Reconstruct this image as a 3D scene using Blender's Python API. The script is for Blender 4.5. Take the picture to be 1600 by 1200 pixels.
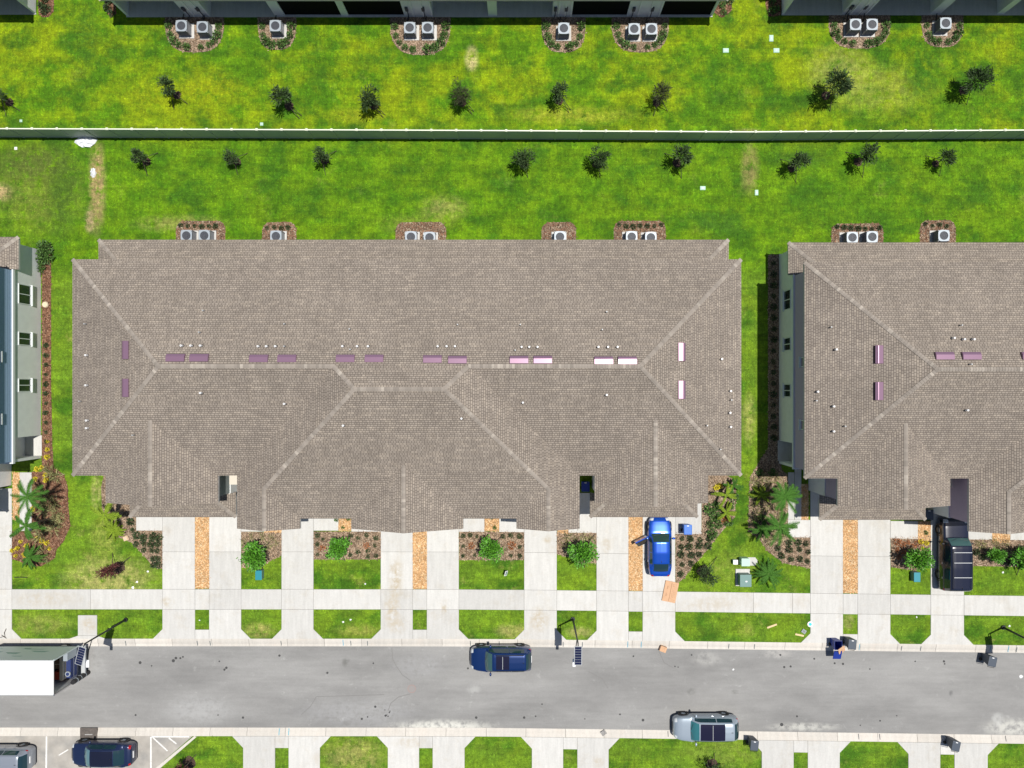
import bpy, bmesh, math, random
import numpy as np
from mathutils import Vector, Matrix
random.seed(7); rng = np.random.default_rng(7)
for o in list(bpy.data.objects): bpy.data.objects.remove(o)
SC = bpy.context.scene; COL = SC.collection
# ---------------------------------------------------------------- camera, sky, sun, exposure
CH = 55.0                                   # drone height in metres; 20 plan units = 1 m on the ground
cam = bpy.data.cameras.new('camera'); camo = bpy.data.objects.new('camera', cam); COL.objects.link(camo)
camo.location = (0, 0, CH); cam.sensor_width = 36; cam.lens = 36*CH/80.0
cam.shift_x = -17/1600; cam.shift_y = 5/1600; cam.clip_end = 1000; SC.camera = camo
SUN = Vector((.215, .105, 1)).normalized()
W = bpy.data.worlds.new('World'); SC.world = W; W.use_nodes = True
wn = W.node_tree.nodes; bg = wn.get('Background') or wn.new('ShaderNodeBackground')
sky = wn.new('ShaderNodeTexSky'); sky.sky_type = 'NISHITA'; sky.sun_disc = False
sky.sun_elevation = math.asin(SUN.z); sky.sun_rotation = math.atan2(SUN.x, SUN.y)
W.node_tree.links.new(sky.outputs[0], bg.inputs[0]); bg.inputs[1].default_value = .062
sl = bpy.data.lights.new('sun', 'SUN'); sl.energy = 4.4; sl.angle = math.radians(.5); sl.color = (1, .965, .9)
so = bpy.data.objects.new('sun', sl); COL.objects.link(so); so.rotation_euler = (-SUN).to_track_quat('-Z', 'Y').to_euler()
so.location = (10, 5, 50)
SC.view_settings.view_transform = 'Standard'; SC.view_settings.look = 'None'
SC.view_settings.exposure = .20; SC.view_settings.gamma = 1; SC.view_settings.use_curve_mapping = False
SC.render.engine = 'CYCLES'
# ---------------------------------------------------------------- helpers
NX, NY = 817.0, 605.0
def G(gx, gy, z=0.): return Vector(((gx-NX)/20, (NY-gy)/20, z))
def P(px, py, z=0.):                       # plan position of something seen at height z
    k = (CH-z)/CH; return NX+(px-NX)*k, NY+(py-NY)*k
def S(x): return .0062*(math.hypot(x-760, 90)+(x-760))
def tag(o, label=None, cat=None, group=None, kind=None):
    for k, v in (('label', label), ('category', cat), ('group', group), ('kind', kind)):
        if v: o[k] = v
    return o
def thing(name, label, cat, loc=(0,0,0), rz=0, group=None):
    o = bpy.data.objects.new(name, None); COL.objects.link(o); o.location = loc; o.rotation_euler = (0, 0, rz)
    o.empty_display_size = .2
    return tag(o, label, cat, group)
def link(name, me, parent=None, loc=None, rz=0):
    o = bpy.data.objects.new(name, me); COL.objects.link(o)
    if parent: o.parent = parent
    if loc is not None: o.location = loc
    if rz: o.rotation_euler = (0, 0, rz)
    return o
def mesh(name, vs, fs, mat, smooth=False, uvs=None, mats=None):
    me = bpy.data.meshes.new(name); me.from_pydata([tuple(v) for v in vs], [], fs)
    me.materials.append(mat)
    if mats:
        for m in mats: me.materials.append(m)
    if smooth: me.polygons.foreach_set('use_smooth', [True]*len(me.polygons))
    if uvs: 
        l = me.uv_layers.new(name='UVMap'); l.data.foreach_set('uv', [c for f in uvs for p in f for c in p])
    me.update(); return me
class MB:
    def __init__(s): s.v = []; s.f = []
    def add(s, vs, fs):
        b = len(s.v); s.v += [tuple(v) for v in vs]; s.f += [tuple(i+b for i in f) for f in fs]; return s
    def box(s, x0, x1, y0, y1, z0, z1):
        v = [(x, y, z) for z in (z0, z1) for y in (y0, y1) for x in (x0, x1)]
        return s.add(v, [(0,2,3,1), (4,5,7,6), (0,1,5,4), (2,6,7,3), (0,4,6,2), (1,3,7,5)])
    def cyl(s, c, r, z0, z1, n=12, r2=None):
        r2 = r if r2 is None else r2
        v = [(c[0]+r*math.cos(a), c[1]+r*math.sin(a), z0) for a in [2*math.pi*i/n for i in range(n)]]
        v += [(c[0]+r2*math.cos(a), c[1]+r2*math.sin(a), z1) for a in [2*math.pi*i/n for i in range(n)]]
        f = [(i, (i+1) % n, n+(i+1) % n, n+i) for i in range(n)]+[tuple(range(n, 2*n)), tuple(reversed(range(n)))]
        return s.add(v, f)
    def tube(s, pts, rs, n=6):
        pts = [Vector(p) for p in pts]; rs = rs if hasattr(rs, '__len__') else [rs]*len(pts)
        v = []; f = []
        for i, p in enumerate(pts):
            d = (pts[min(i+1, len(pts)-1)]-pts[max(i-1, 0)]).normalized()
            a = d.orthogonal().normalized() if abs(d.z) < .95 else Vector((1, 0, 0)); a = (a-d*a.dot(d)).normalized(); b = d.cross(a)
            for k in range(n):
                t = 2*math.pi*k/n; v.append(p+(a*math.cos(t)+b*math.sin(t))*rs[i])
        for i in range(len(pts)-1):
            for k in range(n):
                f.append((i*n+k, i*n+(k+1) % n, (i+1)*n+(k+1) % n, (i+1)*n+k))
        f += [tuple(reversed(range(n))), tuple(range((len(pts)-1)*n, len(pts)*n))]
        return s.add(v, f)
    def prism(s, poly, z0, z1):
        a = sum(poly[i][0]*poly[(i+1) % len(poly)][1]-poly[(i+1) % len(poly)][0]*poly[i][1] for i in range(len(poly)))
        if a < 0: poly = poly[::-1]
        n = len(poly); v = [(p[0], p[1], z0) for p in poly]+[(p[0], p[1], z1) for p in poly]
        return s.add(v, [(i, (i+1) % n, n+(i+1) % n, n+i) for i in range(n)]+[tuple(range(n, 2*n)), tuple(reversed(range(n)))])
    def me(s, name, mat, smooth=False, bevel=0, seg=2, mats=None):
        m = mesh(name, s.v, s.f, mat, smooth, mats=mats)
        if bevel:
            bm = bmesh.new(); bm.from_mesh(m); bmesh.ops.recalc_face_normals(bm, faces=bm.faces)
            bmesh.ops.bevel(bm, geom=bm.edges[:], offset=bevel, segments=seg, affect='EDGES', profile=.6)
            bm.to_mesh(m); bm.free()
        return m
    def obj(s, name, mat, parent=None, loc=None, rz=0, **k): return link(name, s.me(name, mat, **k), parent, loc, rz)
# ---------------------------------------------------------------- materials
def lin(c): return tuple(((x/255+.055)/1.055)**2.4 if x > 10 else x/255/12.92 for x in c)+(1,)
def M(name, col, rough=.8, metal=0, spec=None, var=0, vscale=3, bump=0, bscale=60, coat=0, isl=0, trans=0, vcol=None):
    m = bpy.data.materials.new(name); m.use_nodes = True; nt = m.node_tree; N = nt.nodes; L = nt.links
    b = N['Principled BSDF']; c = tuple(col)+(1,) if len(col) == 3 else col
    b.inputs['Base Color'].default_value = c; b.inputs['Roughness'].default_value = rough; b.inputs['Metallic'].default_value = metal
    if spec is not None: b.inputs['Specular IOR Level'].default_value = spec
    if coat: b.inputs['Coat Weight'].default_value = coat; b.inputs['Coat Roughness'].default_value = .04
    if trans: b.inputs['Transmission Weight'].default_value = trans
    src = None
    if var:
        g = N.new('ShaderNodeNewGeometry'); n = N.new('ShaderNodeTexNoise'); n.inputs['Scale'].default_value = vscale; n.inputs['Detail'].default_value = 6
        L.new(g.outputs['Position'], n.inputs['Vector'])
        r = N.new('ShaderNodeMapRange'); r.inputs[1].default_value = .3; r.inputs[2].default_value = .7; r.inputs[3].default_value = 1-var; r.inputs[4].default_value = 1+var
        L.new(n.outputs['Fac'], r.inputs[0]); mx = N.new('ShaderNodeMix'); mx.data_type = 'RGBA'; mx.blend_type = 'MULTIPLY'; mx.inputs[0].default_value = 1
        mx.inputs[6].default_value = c
        if vcol:
            mc = N.new('ShaderNodeMix'); mc.data_type = 'RGBA'; n2 = N.new('ShaderNodeTexNoise'); n2.inputs['Scale'].default_value = vscale*.37; n2.inputs['Detail'].default_value = 5
            L.new(g.outputs['Position'], n2.inputs['Vector']); r2 = N.new('ShaderNodeMapRange'); r2.inputs[1].default_value = .48; r2.inputs[2].default_value = .7
            L.new(n2.outputs['Fac'], r2.inputs[0]); L.new(r2.outputs[0], mc.inputs[0]); mc.inputs[6].default_value = c; mc.inputs[7].default_value = tuple(vcol)+(1,)
            L.new(mc.outputs[2], mx.inputs[6])
        L.new(r.outputs[0], mx.inputs[7]); L.new(mx.outputs[2], b.inputs['Base Color']); src = mx.outputs[2]
    if isl:
        g = N.new('ShaderNodeNewGeometry'); r = N.new('ShaderNodeMapRange'); r.inputs[3].default_value = 1-isl; r.inputs[4].default_value = 1+isl
        L.new(g.outputs['Random Per Island'], r.inputs[0]); mx = N.new('ShaderNodeMix'); mx.data_type = 'RGBA'; mx.blend_type = 'MULTIPLY'; mx.inputs[0].default_value = 1
        mx.inputs[6].default_value = c
        if src: L.new(src, mx.inputs[6])
        L.new(r.outputs[0], mx.inputs[7]); L.new(mx.outputs[2], b.inputs['Base Color'])
    if bump:
        n = N.new('ShaderNodeTexNoise'); n.inputs['Scale'].default_value = bscale; n.inputs['Detail'].default_value = 8
        tc = N.new('ShaderNodeTexCoord'); L.new(tc.outputs['Object'], n.inputs['Vector'])
        bp = N.new('ShaderNodeBump'); bp.inputs['Strength'].default_value = bump; bp.inputs['Distance'].default_value = .03
        L.new(n.outputs['Fac'], bp.inputs['Height']); L.new(bp.outputs[0], b.inputs['Normal'])
    return m
def nodes(m): return m.node_tree.nodes, m.node_tree.links, m.node_tree.nodes['Principled BSDF']
class NB:                                    # tiny node builder
    def __init__(s, m): s.N, s.L, s.b = nodes(m); s.pos = s.N.new('ShaderNodeNewGeometry').outputs['Position']
    def noise(s, sc, det=5, rough=.55, vec=None, scl=None):
        n = s.N.new('ShaderNodeTexNoise'); n.inputs['Scale'].default_value = sc; n.inputs['Detail'].default_value = det; n.inputs['Roughness'].default_value = rough
        v = vec or s.pos
        if scl:
            mp = s.N.new('ShaderNodeMapping'); mp.inputs['Scale'].default_value = scl; s.L.new(v, mp.inputs[0]); v = mp.outputs[0]
        s.L.new(v, n.inputs['Vector']); return n.outputs['Fac']
    def rng(s, x, a, b, c=0., d=1., smooth=False):
        r = s.N.new('ShaderNodeMapRange'); r.inputs[1].default_value = a; r.inputs[2].default_value = b; r.inputs[3].default_value = c; r.inputs[4].default_value = d
        if smooth: r.interpolation_type = 'SMOOTHSTEP'
        s.L.new(x, r.inputs[0]); return r.outputs[0]
    def mix(s, f, a, b, mode='MIX'):
        m = s.N.new('ShaderNodeMix'); m.data_type = 'RGBA'; m.blend_type = mode
        for i, x in ((0, f), (6, a), (7, b)):
            if isinstance(x, (int, float)): m.inputs[i].default_value = x if i == 0 else (x, x, x, 1)
            elif isinstance(x, tuple): m.inputs[i].default_value = x if len(x) == 4 else x+(1,)
            else: s.L.new(x, m.inputs[i])
        return m.outputs[2]
    def math(s, op, a, b=0.):
        m = s.N.new('ShaderNodeMath'); m.operation = op
        for i, x in ((0, a), (1, b)):
            if isinstance(x, (int, float)): m.inputs[i].default_value = x
            else: s.L.new(x, m.inputs[i])
        return m.outputs[0]
    def blob(s, gx, gy, rx, ry):             # soft spot of wear at a place on the ground
        c = G(gx, gy); mp = s.N.new('ShaderNodeMapping'); mp.inputs['Location'].default_value = (-c.x/(rx/20), -c.y/(ry/20), 0); mp.inputs['Scale'].default_value = (20/rx, 20/ry, 0)
        s.L.new(s.pos, mp.inputs[0]); l = s.N.new('ShaderNodeVectorMath'); l.operation = 'LENGTH'; s.L.new(mp.outputs[0], l.inputs[0])
        return s.rng(l.outputs['Value'], .3, 1.2, 1, 0, True)
    def bump(s, h, st=.5, d=.03):
        bp = s.N.new('ShaderNodeBump'); bp.inputs['Strength'].default_value = st; bp.inputs['Distance'].default_value = d; s.L.new(h, bp.inputs['Height']); s.L.new(bp.outputs[0], s.b.inputs['Normal'])
# lawn: dark green, bright green, yellowish and straw patches; the same shader on the sheet and on the grass blades
def lawn_mat(name, gain=1.0, blade=False):
    m = M(name, (.1,.2,.01), .9 if not blade else .75, spec=.25); n = NB(m)
    sp = n.N.new('ShaderNodeSeparateXYZ'); n.L.new(n.pos, sp.inputs[0])
    big = n.noise(.16, 4, .6); med = n.noise(.55, 5, .65); fine = n.noise(5, 6, .7); grain = n.noise(22, 4, .8)
    north = n.rng(sp.outputs['Y'], 18.6, 20.2)                 # the lawn north of the fence is drier
    back = n.rng(sp.outputs['Y'], 8, 10)
    base = n.mix(n.rng(med, .38, .62), (.058*gain, .152*gain, .002*gain), (.110*gain, .228*gain, .003*gain))
    base = n.mix(n.math('MULTIPLY', n.math('SUBTRACT', 1., back), .42), base, (.15*gain, .225*gain, .022*gain))
    yel = n.rng(n.math('ADD', n.math('MULTIPLY', big, .55), n.math('MULTIPLY', med, .45)), .45, .59)
    yf = n.math('MULTIPLY', yel, n.math('ADD', n.math('MULTIPLY', north, .62), .14))
    base = n.mix(yf, base, (.225*gain, .285*gain, .002*gain))
    dk = n.rng(n.noise(.33, 5, .6, scl=(1, 1.3, 1)), .50, .64)
    base = n.mix(n.math('MULTIPLY', dk, .85), base, (.036*gain, .115*gain, .004*gain))
    straw = n.math('MULTIPLY', n.rng(n.noise(.42, 8, .76), .585, .72), .6)
    straw = n.math('MULTIPLY', straw, n.math('SUBTRACT', 1., n.math('MULTIPLY', back, .65)))
    base = n.mix(straw, base, (.36*gain, .34*gain, .09*gain))
    # sod rolls laid in courses
    br = n.N.new('ShaderNodeTexBrick'); br.inputs['Scale'].default_value = 1; br.inputs['Brick Width'].default_value = 1.9; br.inputs['Row Height'].default_value = .6
    br.inputs['Color1'].default_value = (.86,.86,.86,1); br.inputs['Color2'].default_value = (1.12,1.12,1.12,1); br.inputs['Mortar'].default_value = (.93,.93,.93,1); br.inputs['Mortar Size'].default_value = .02; br.inputs['Mortar Smooth'].default_value = 1
    n.L.new(n.pos, br.inputs['Vector']); base = n.mix(1., base, br.outputs['Color'], 'MULTIPLY')
    for gx, gy, rx, ry, c, f in ((737,92,12,22,(.5,.42,.2),.85), (152,290,15,80,(.36,.25,.12),.9), (140,345,9,22,(.42,.3,.17),.8), (60,300,90,75,(.17,.19,.035),.55),
            (695,325,42,22,(.36,.33,.1),.45), (1172,262,16,45,(.27,.23,.08),.75), (1168,208,30,8,(.2,.15,.08),.8), (170,905,80,40,(.33,.32,.10),.9), (165,835,28,40,(.25,.29,.05),.8), (150,770,9,30,(.4,.36,.14),.7), (405,985,26,14,(.33,.3,.09),.8), (560,985,40,12,(.28,.28,.06),.6), (800,985,30,14,(.34,.32,.1),.7), (60,975,60,20,(.24,.25,.06),.6), (553,1180,55,30,(.33,.31,.09),.7), (905,988,24,10,(.36,.32,.12),.7), (1165,985,14,14,(.26,.3,.05),.7), (1140,1175,90,22,(.19,.24,.04),.5), (1326,972,10,14,(.3,.28,.1),.7), (1170,655,12,45,(.36,.36,.1),.7),
            (2,300,18,16,(.45,.33,.16),.8), (280,350,80,16,(.33,.31,.09),.5), (1310,110,60,45,(.38,.36,.1),.4), (650,350,70,20,(.25,.28,.05),.35), (1370,140,100,45,(.34,.34,.07),.35), (890,180,110,16,(.34,.36,.03),.6),
            (135,60,20,75,(.045,.12,.006),.85), (96,290,26,95,(.045,.105,.008),.85), (45,255,70,36,(.085,.115,.02),.8), (1115,130,16,55,(.04,.13,.004),.8), (1440,110,30,60,(.035,.12,.004),.9), (610,92,95,14,(.04,.13,.004),.7), (330,75,80,18,(.04,.13,.004),.6), (1310,330,110,34,(.05,.14,.004),.6), (1120,350,50,24,(.05,.13,.01),.6), (1250,245,60,25,(.05,.125,.01),.5), (330,140,60,30,(.27,.31,.003),.7), (560,180,60,14,(.27,.30,.01),.6), (240,150,60,35,(.25,.3,.003),.6), (85,860,40,30,(.07,.16,.008),.4), (1150,885,40,30,(.25,.3,.05),.4), (1155,1000,60,12,(.05,.14,.01),.4)):
        w = n.math('MULTIPLY', n.blob(gx, gy, rx, ry), n.rng(n.noise(1.6, 5, .7), .35, .55)); base = n.mix(n.math('MULTIPLY', w, f), base, tuple(x*gain for x in c))
    base = n.mix(1., base, n.rng(n.noise(1.9, 6, .75), .32, .68, .68, 1.3), 'MULTIPLY'); base = n.mix(1., base, n.rng(fine, .3, .7, .74, 1.28), 'MULTIPLY'); base = n.mix(1., base, n.rng(n.noise(3., 4, .6, scl=(2.2, .35, 1)), .35, .65, .88, 1.12), 'MULTIPLY'); base = n.mix(1., base, n.rng(n.noise(2., 3, .5, scl=(.12, 2.6, 1)), .35, .65, .93, 1.07), 'MULTIPLY'); base = n.mix(1., base, n.rng(grain, .25, .75, .58, 1.4), 'MULTIPLY')
    if blade:
        g = n.N.new('ShaderNodeNewGeometry'); base = n.mix(1., base, n.rng(g.outputs['Random Per Island'], 0, 1, .6, 1.5), 'MULTIPLY')
    else: n.bump(n.math('ADD', fine, grain), .7, .05)
    n.L.new(base, n.b.inputs['Base Color']); return m
LAWN = lawn_mat('lawn'); BLADE = lawn_mat('grass_blade', 1.25, True)
def concrete_mat(name, c, stain=.5, warm=(.42,.36,.27)):
    m = M(name, c, .85); n = NB(m); f = n.noise(.7, 7, .7); f2 = n.noise(9, 6, .7)
    oi = n.N.new('ShaderNodeObjectInfo')
    b = n.mix(n.math('MULTIPLY', n.rng(f, .52, .72), stain), c, warm); b = n.mix(1., b, n.rng(f2, .3, .7, .93, 1.06), 'MULTIPLY')
    b = n.mix(1., b, n.rng(n.noise(2.4, 6, .6, scl=(1.6, .2, 1)), .35, .7, .92, 1.05), 'MULTIPLY')
    b = n.mix(1., b, n.rng(oi.outputs['Random'], 0, 1, .90, 1.05), 'MULTIPLY')
    for gx, gy, rx, ry, fa in ((618,905,13,38,1.), (612,950,14,28,.9), (842,968,18,22,.95), (855,842,8,8,.8), (947,852,8,14,.7), (620,975,16,18,.7), (262,940,12,9,.7), (694,952,5,10,.8), (140,976,14,14,.9), (70,936,60,14,.5), (1110,944,60,14,.45), (1130,935,30,16,.3), (1250,940,20,15,.3), (505,1185,20,14,.5), (935,1190,12,10,.6), (640,1160,30,10,.5)):
        b = n.mix(n.math('MULTIPLY', n.math('MULTIPLY', n.blob(gx, gy, rx, ry), n.rng(n.noise(2.2, 6, .7), .38, .6)), fa), b, warm)
    n.L.new(b, n.b.inputs['Base Color']); n.bump(f2, .2, .01); return m
CONC = concrete_mat('concrete', (.54,.53,.505), .36); CURB = concrete_mat('curb_concrete', (.56,.525,.475), .4, (.6,.51,.43))
def asphalt_mat(name='asphalt', c=(.238,.234,.227)):
    m = M(name, c, .85); n = NB(m)
    b = n.mix(n.rng(n.noise(.18, 6, .65, scl=(.6, 1.6, 1)), .35, .65), tuple(x*.82 for x in c), tuple(x*1.16 for x in c))
    b = n.mix(1., b, n.rng(n.noise(40, 3, .8), .3, .7, .8, 1.22), 'MULTIPLY'); b = n.mix(1., b, n.rng(n.noise(1.7, 6, .6, scl=(.15, 2.5, 1)), .35, .65, .96, 1.04), 'MULTIPLY')
    b = n.mix(n.math('MULTIPLY', n.rng(n.noise(1.3, 9, .75), .60, .76), .5), b, (.5,.5,.48))          # pale dried splashes
    # sand washed along the southern gutter and tyre scuffs
    sand = n.math('MAXIMUM', n.blob(690, 1138, 90, 14), n.math('MULTIPLY', n.blob(1255, 1137, 60, 8), .6)); sand = n.math('MAXIMUM', sand, n.math('MULTIPLY', n.blob(1590, 1138, 60, 16), .7))
    b = n.mix(n.math('MULTIPLY', sand, n.rng(n.noise(2.5, 7, .7), .36, .56)), b, (.56,.55,.5))
    for gx, gy, rx, ry, f, col in ((540,1036,7,9,.7,(.12,.12,.11)), (1080,1081,9,6,.6,(.12,.12,.11)), (1149,1082,7,4,.5,(.13,.13,.12)), (1487,1084,4,5,.6,(.1,.1,.1)), (1105,1030,26,13,.35,(.5,.49,.46)),
            (655,1040,50,22,.25,(.36,.36,.37)), (560,1115,110,26,.3,(.36,.36,.37)), (740,1078,12,8,.4,(.5,.5,.48)), (1560,1125,12,12,.5,(.5,.5,.48)), (1215,1022,26,9,.4,(.5,.48,.45)), (310,1110,60,26,.3,(.42,.42,.42)), (150,1035,20,30,.25,(.4,.4,.39)),(620,1078,160,12,.25,(.19,.185,.18)),(1000,1090,200,20,.2,(.2,.195,.19))):
        b = n.mix(n.math('MULTIPLY', n.math('MULTIPLY', n.blob(gx, gy, rx, ry), n.rng(n.noise(2.8, 6, .7), .36, .55)), f), b, col)
    n.L.new(b, n.b.inputs['Base Color']); n.bump(n.noise(60, 3, .8), .4, .01); return m
ASPH = asphalt_mat()
PARK = M('parking_concrete', (.36,.335,.30), .9, var=.14, vscale=1.2, vcol=(.24,.235,.225), bump=.3, bscale=50)
def mulch_mat(name, a, b2, c3):
    m = M(name, a, .95, spec=.2); n = NB(m); v = n.N.new('ShaderNodeTexVoronoi'); v.inputs['Scale'].default_value = 13; n.L.new(n.pos, v.inputs['Vector'])
    sp = n.N.new('ShaderNodeSeparateColor'); n.L.new(v.outputs['Color'], sp.inputs[0])
    b = n.mix(sp.outputs[0], a, b2); b = n.mix(n.rng(sp.outputs[1], .72, .8), b, c3); b = n.mix(1., b, n.rng(n.noise(1.1, 5, .6), .3, .7, .75, 1.25), 'MULTIPLY')
    n.L.new(b, n.b.inputs['Base Color']); n.bump(n.math('ADD', v.outputs['Distance'], sp.outputs[2]), 1, .05); return m
MULCH = mulch_mat('bark_mulch', (.13,.085,.055), (.27,.19,.125), (.42,.33,.24)); MULCHR = mulch_mat('red_brown_mulch', (.1,.045,.025), (.2,.1,.06), (.33,.2,.13))
CHIPS = mulch_mat('orange_chips', (.45,.24,.10), (.62,.38,.18), (.72,.55,.34))
CHIP1 = M('mulch_chip', (.29,.205,.14), .9, isl=.75); CHIP2 = M('orange_wood_chip', (.62,.38,.19), .9, isl=.5); CHIP3 = M('dark_mulch_chip', (.17,.085,.05), .9, isl=.8)
def shingle_mat(name, c, c2, mort, w=.24, h=.15):
    m = M(name, c, .93, spec=.25); n = NB(m); uv = n.N.new('ShaderNodeUVMap').outputs[0]
    br = n.N.new('ShaderNodeTexBrick'); br.offset = .37; br.offset_frequency = 2; br.squash = .72; br.squash_frequency = 3
    for k, v in (('Scale', 1), ('Brick Width', w), ('Row Height', h), ('Mortar Size', .021), ('Mortar Smooth', .3), ('Bias', -.05)): br.inputs[k].default_value = v
    br.inputs['Color1'].default_value = c+(1,); br.inputs['Color2'].default_value = c2+(1,); br.inputs['Mortar'].default_value = mort+(1,); n.L.new(uv, br.inputs['Vector'])
    # tabs: second coarser lattice picks out thicker laminated tabs
    b2 = n.N.new('ShaderNodeTexBrick'); b2.offset = .5; 
    for k, v in (('Scale', 1), ('Brick Width', .47), ('Row Height', h), ('Mortar Size', 0), ('Bias', -.5)): b2.inputs[k].default_value = v
    b2.inputs['Color1'].default_value = (.92,.92,.92,1); b2.inputs['Color2'].default_value = (1.32,1.31,1.26,1); n.L.new(uv, b2.inputs['Vector'])
    b = n.mix(1., br.outputs['Color'], b2.outputs['Color'], 'MULTIPLY'); b = n.mix(1., b, n.rng(n.noise(.22, 6, .6), .3, .7, .91, 1.08), 'MULTIPLY'); b = n.mix(1., b, n.rng(n.noise(1.5, 5, .6, vec=uv, scl=(1.6, .16, 1)), .32, .68, .93, 1.06), 'MULTIPLY')
    b = n.mix(1., b, n.rng(n.noise(14, 5, .8), .3, .7, .85, 1.15), 'MULTIPLY'); b = n.mix(1., b, n.rng(n.noise(1.0, 7, .7), .3, .7, .955, 1.045), 'MULTIPLY')
    n.L.new(b, n.b.inputs['Base Color']); n.bump(n.math('SUBTRACT', 1., br.outputs['Fac']), .8, .012); return m
SHING = shingle_mat('roof_shingles', (.258,.219,.184), (.33,.283,.238), (.14,.118,.10))
CAPS = M('ridge_cap_shingles', (.262,.228,.195), .93, isl=.16, bump=.4, bscale=40); CAPL = M('pale_cap_shingle', (.345,.305,.26), .93, isl=.2, bump=.4, bscale=40)
STUC = M('pale_stucco', (.76,.77,.77), .9, var=.04, vscale=2, bump=.25, bscale=40); STUCW = M('cream_stucco', (.6,.55,.47), .9, bump=.2)
TRIM = M('white_trim', (.66,.69,.69), .6); FASC = M('roof_fascia', (.42,.42,.41), .6)
SID_B = M('blue_grey_siding', (.26,.37,.52), .6, var=.05, vscale=6); SID_M = M('mauve_grey_siding', (.44,.35,.47), .6, var=.05, vscale=6); SID_G = M('grey_green_siding', (.3,.34,.33), .6)
GLASS = M('window_glass', (.015,.03,.028), .06, spec=.6); SCREEN = M('insect_screen', (.006,.006,.007), .9, spec=.1)
VENT = M('sky_tinted_vent', (.27,.16,.23), .26, metal=.35); PVC = M('white_pipe', (.8,.8,.8), .4); LEAD = M('lead_flashing', (.5,.52,.53), .5, metal=.2)  # the vent's mauve is reflected sky painted into the base colour
VINYL = M('shaded_fence_vinyl', (.46,.50,.46), .55, var=.05, vscale=1.5); VINYLW = M('sunlit_fence_vinyl', (.74,.76,.62), .5)  # one vinyl: panel tone has shade and green bounce put in, cap tone sunlight
WHITE = M('white_plastic', (.78,.78,.78), .45); GREENP = M('pale_green_plastic', (.42,.62,.5), .6)
ACW = M('ac_casing', (.33,.37,.41), .5, metal=.2); ACD = M('ac_louvres', (.05,.055,.07), .6); ACF = M('ac_fan', (.55,.63,.68), .35, metal=.3)
BLACK = M('black_rubber', (.012,.012,.013), .8); BLK = M('black_metal', (.02,.022,.026), .45, metal=.4); CHR = M('chrome', (.7,.7,.72), .2, metal=1)
CGLS = M('car_glass', (.012,.035,.045), .05, spec=.8); CSCR = M('windscreen', (.045,.10,.10), .08, spec=.8)
BARK = M('young_bark', (.10,.075,.055), .9, isl=.2); STAKE = M('stake_wood', (.06,.045,.035), .9)
LEAFD = M('dark_leaves', (.052,.09,.03), .6, isl=.6, spec=.3); LEAFO = M('olive_leaves', (.075,.085,.04), .6, isl=.6); LEAFB = M('bright_leaves', (.085,.26,.018), .5, isl=.55); LEAFR = M('dark_red_leaves', (.11,.035,.03), .6, isl=.6)
SHR = M('shrub_leaves', (.075,.155,.03), .6, isl=.6); SHRD = M('dark_shrub_leaves', (.045,.075,.024), .6, isl=.6); SHRY = M('yellow_flowers', (.66,.56,.03), .6, isl=.4); SHRO = M('orange_red_leaves', (.38,.14,.05), .6, isl=.5); PALE = M('pale_bromeliad', (.42,.42,.2), .6, isl=.35)
PALM = M('palm_fronds', (.05,.135,.018), .75, isl=.6, spec=.15); PALMY = M('yellow_green_fronds', (.17,.25,.02), .75, isl=.6, spec=.15)
CARD = M('cardboard', (.56,.34,.20), .85, var=.06, vscale=5); CARDP = M('cardboard_print', (.30,.15,.08), .85)
# ================================================================ SETTING
NOG = []                                    # plan polygons where no grass grows
def rect(x0, x1, y0, y1): return [(x0, y0), (x1, y0), (x1, y1), (x0, y1)]
def gm(poly, sh=False): return [((x-NX)/20, (NY-(y+(S(x) if sh else 0)))/20) for x, y in poly]
m = MB(); m.box(-260, 260, -260, 260, -.6, -.3); tag(m.obj('ground', M('bare_soil', (.2,.16,.1), .95)), kind='structure')
XS = [-3200]+list(range(-100, 1741, 40))+[3200]
def strip(name, ya, yb, z, mat, zlow=-.3):
    v = []; f = []; n = len(XS)
    fa = ya if callable(ya) else (lambda x: ya); fb = yb if callable(yb) else (lambda x: yb)
    for zz in (z, zlow):
        for fn in (fa, fb): v += [G(x, fn(x), zz) for x in XS]
    for i in range(n-1):
        f += [(i, n+i, n+i+1, i+1), (2*n+i, 2*n+i+1, i+1, i), (n+i, 3*n+i, 3*n+i+1, n+i+1)]
    return tag(link(name, mesh(name, v, f, mat)), kind='structure')
cl = lambda x: max(-100, min(x, 1740))
strip('north_lawn', -3200, lambda x: 998.2+S(cl(x)), 0, LAWN)
strip('south_lawn', lambda x: 1149.5+S(cl(x))*1.15, 3600, 0, LAWN)
road = strip('road', lambda x: 1008+S(cl(x)), lambda x: 1138+S(cl(x))*1.15, -.09, ASPH)
# kerbs with gutter, cast in segments
def kerb(name, edge, sgn, k):
    root = link(name, MB().box(0, .01, 0, .01, -.25, -.24).me(name, CURB)); tag(root, kind='structure')
    root.location = G(-90, edge(-90), 0)
    x = -90.
    while x < 1700:
        w = random.choice([58, 60, 62, 63]); x1 = x+w-.45
        prof = [(-.3, -.28), (-.3, .012), (2.5, .016), (5.5, -.02), (8.5, -.082), (12.2, -.078), (12.2, -.28)]
        v = []
        for xx in (x, (x+x1)/2, x1): v += [G(xx, edge(xx)+sgn*d, z)-root.location for d, z in prof]
        n = len(prof); f = [(j*n+i, j*n+(i+1) % n, (j+1)*n+(i+1) % n, (j+1)*n+i) for j in (0, 1) for i in range(n)]+[tuple(range(n)), tuple(reversed(range(2*n, 3*n)))]
        me = mesh('curb_segment', v, f, CURB); b = bmesh.new(); b.from_mesh(me); bmesh.ops.recalc_face_normals(b, faces=b.faces); b.to_mesh(me); b.free()
        link('curb_segment', me, root); x += w
    return root
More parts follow.
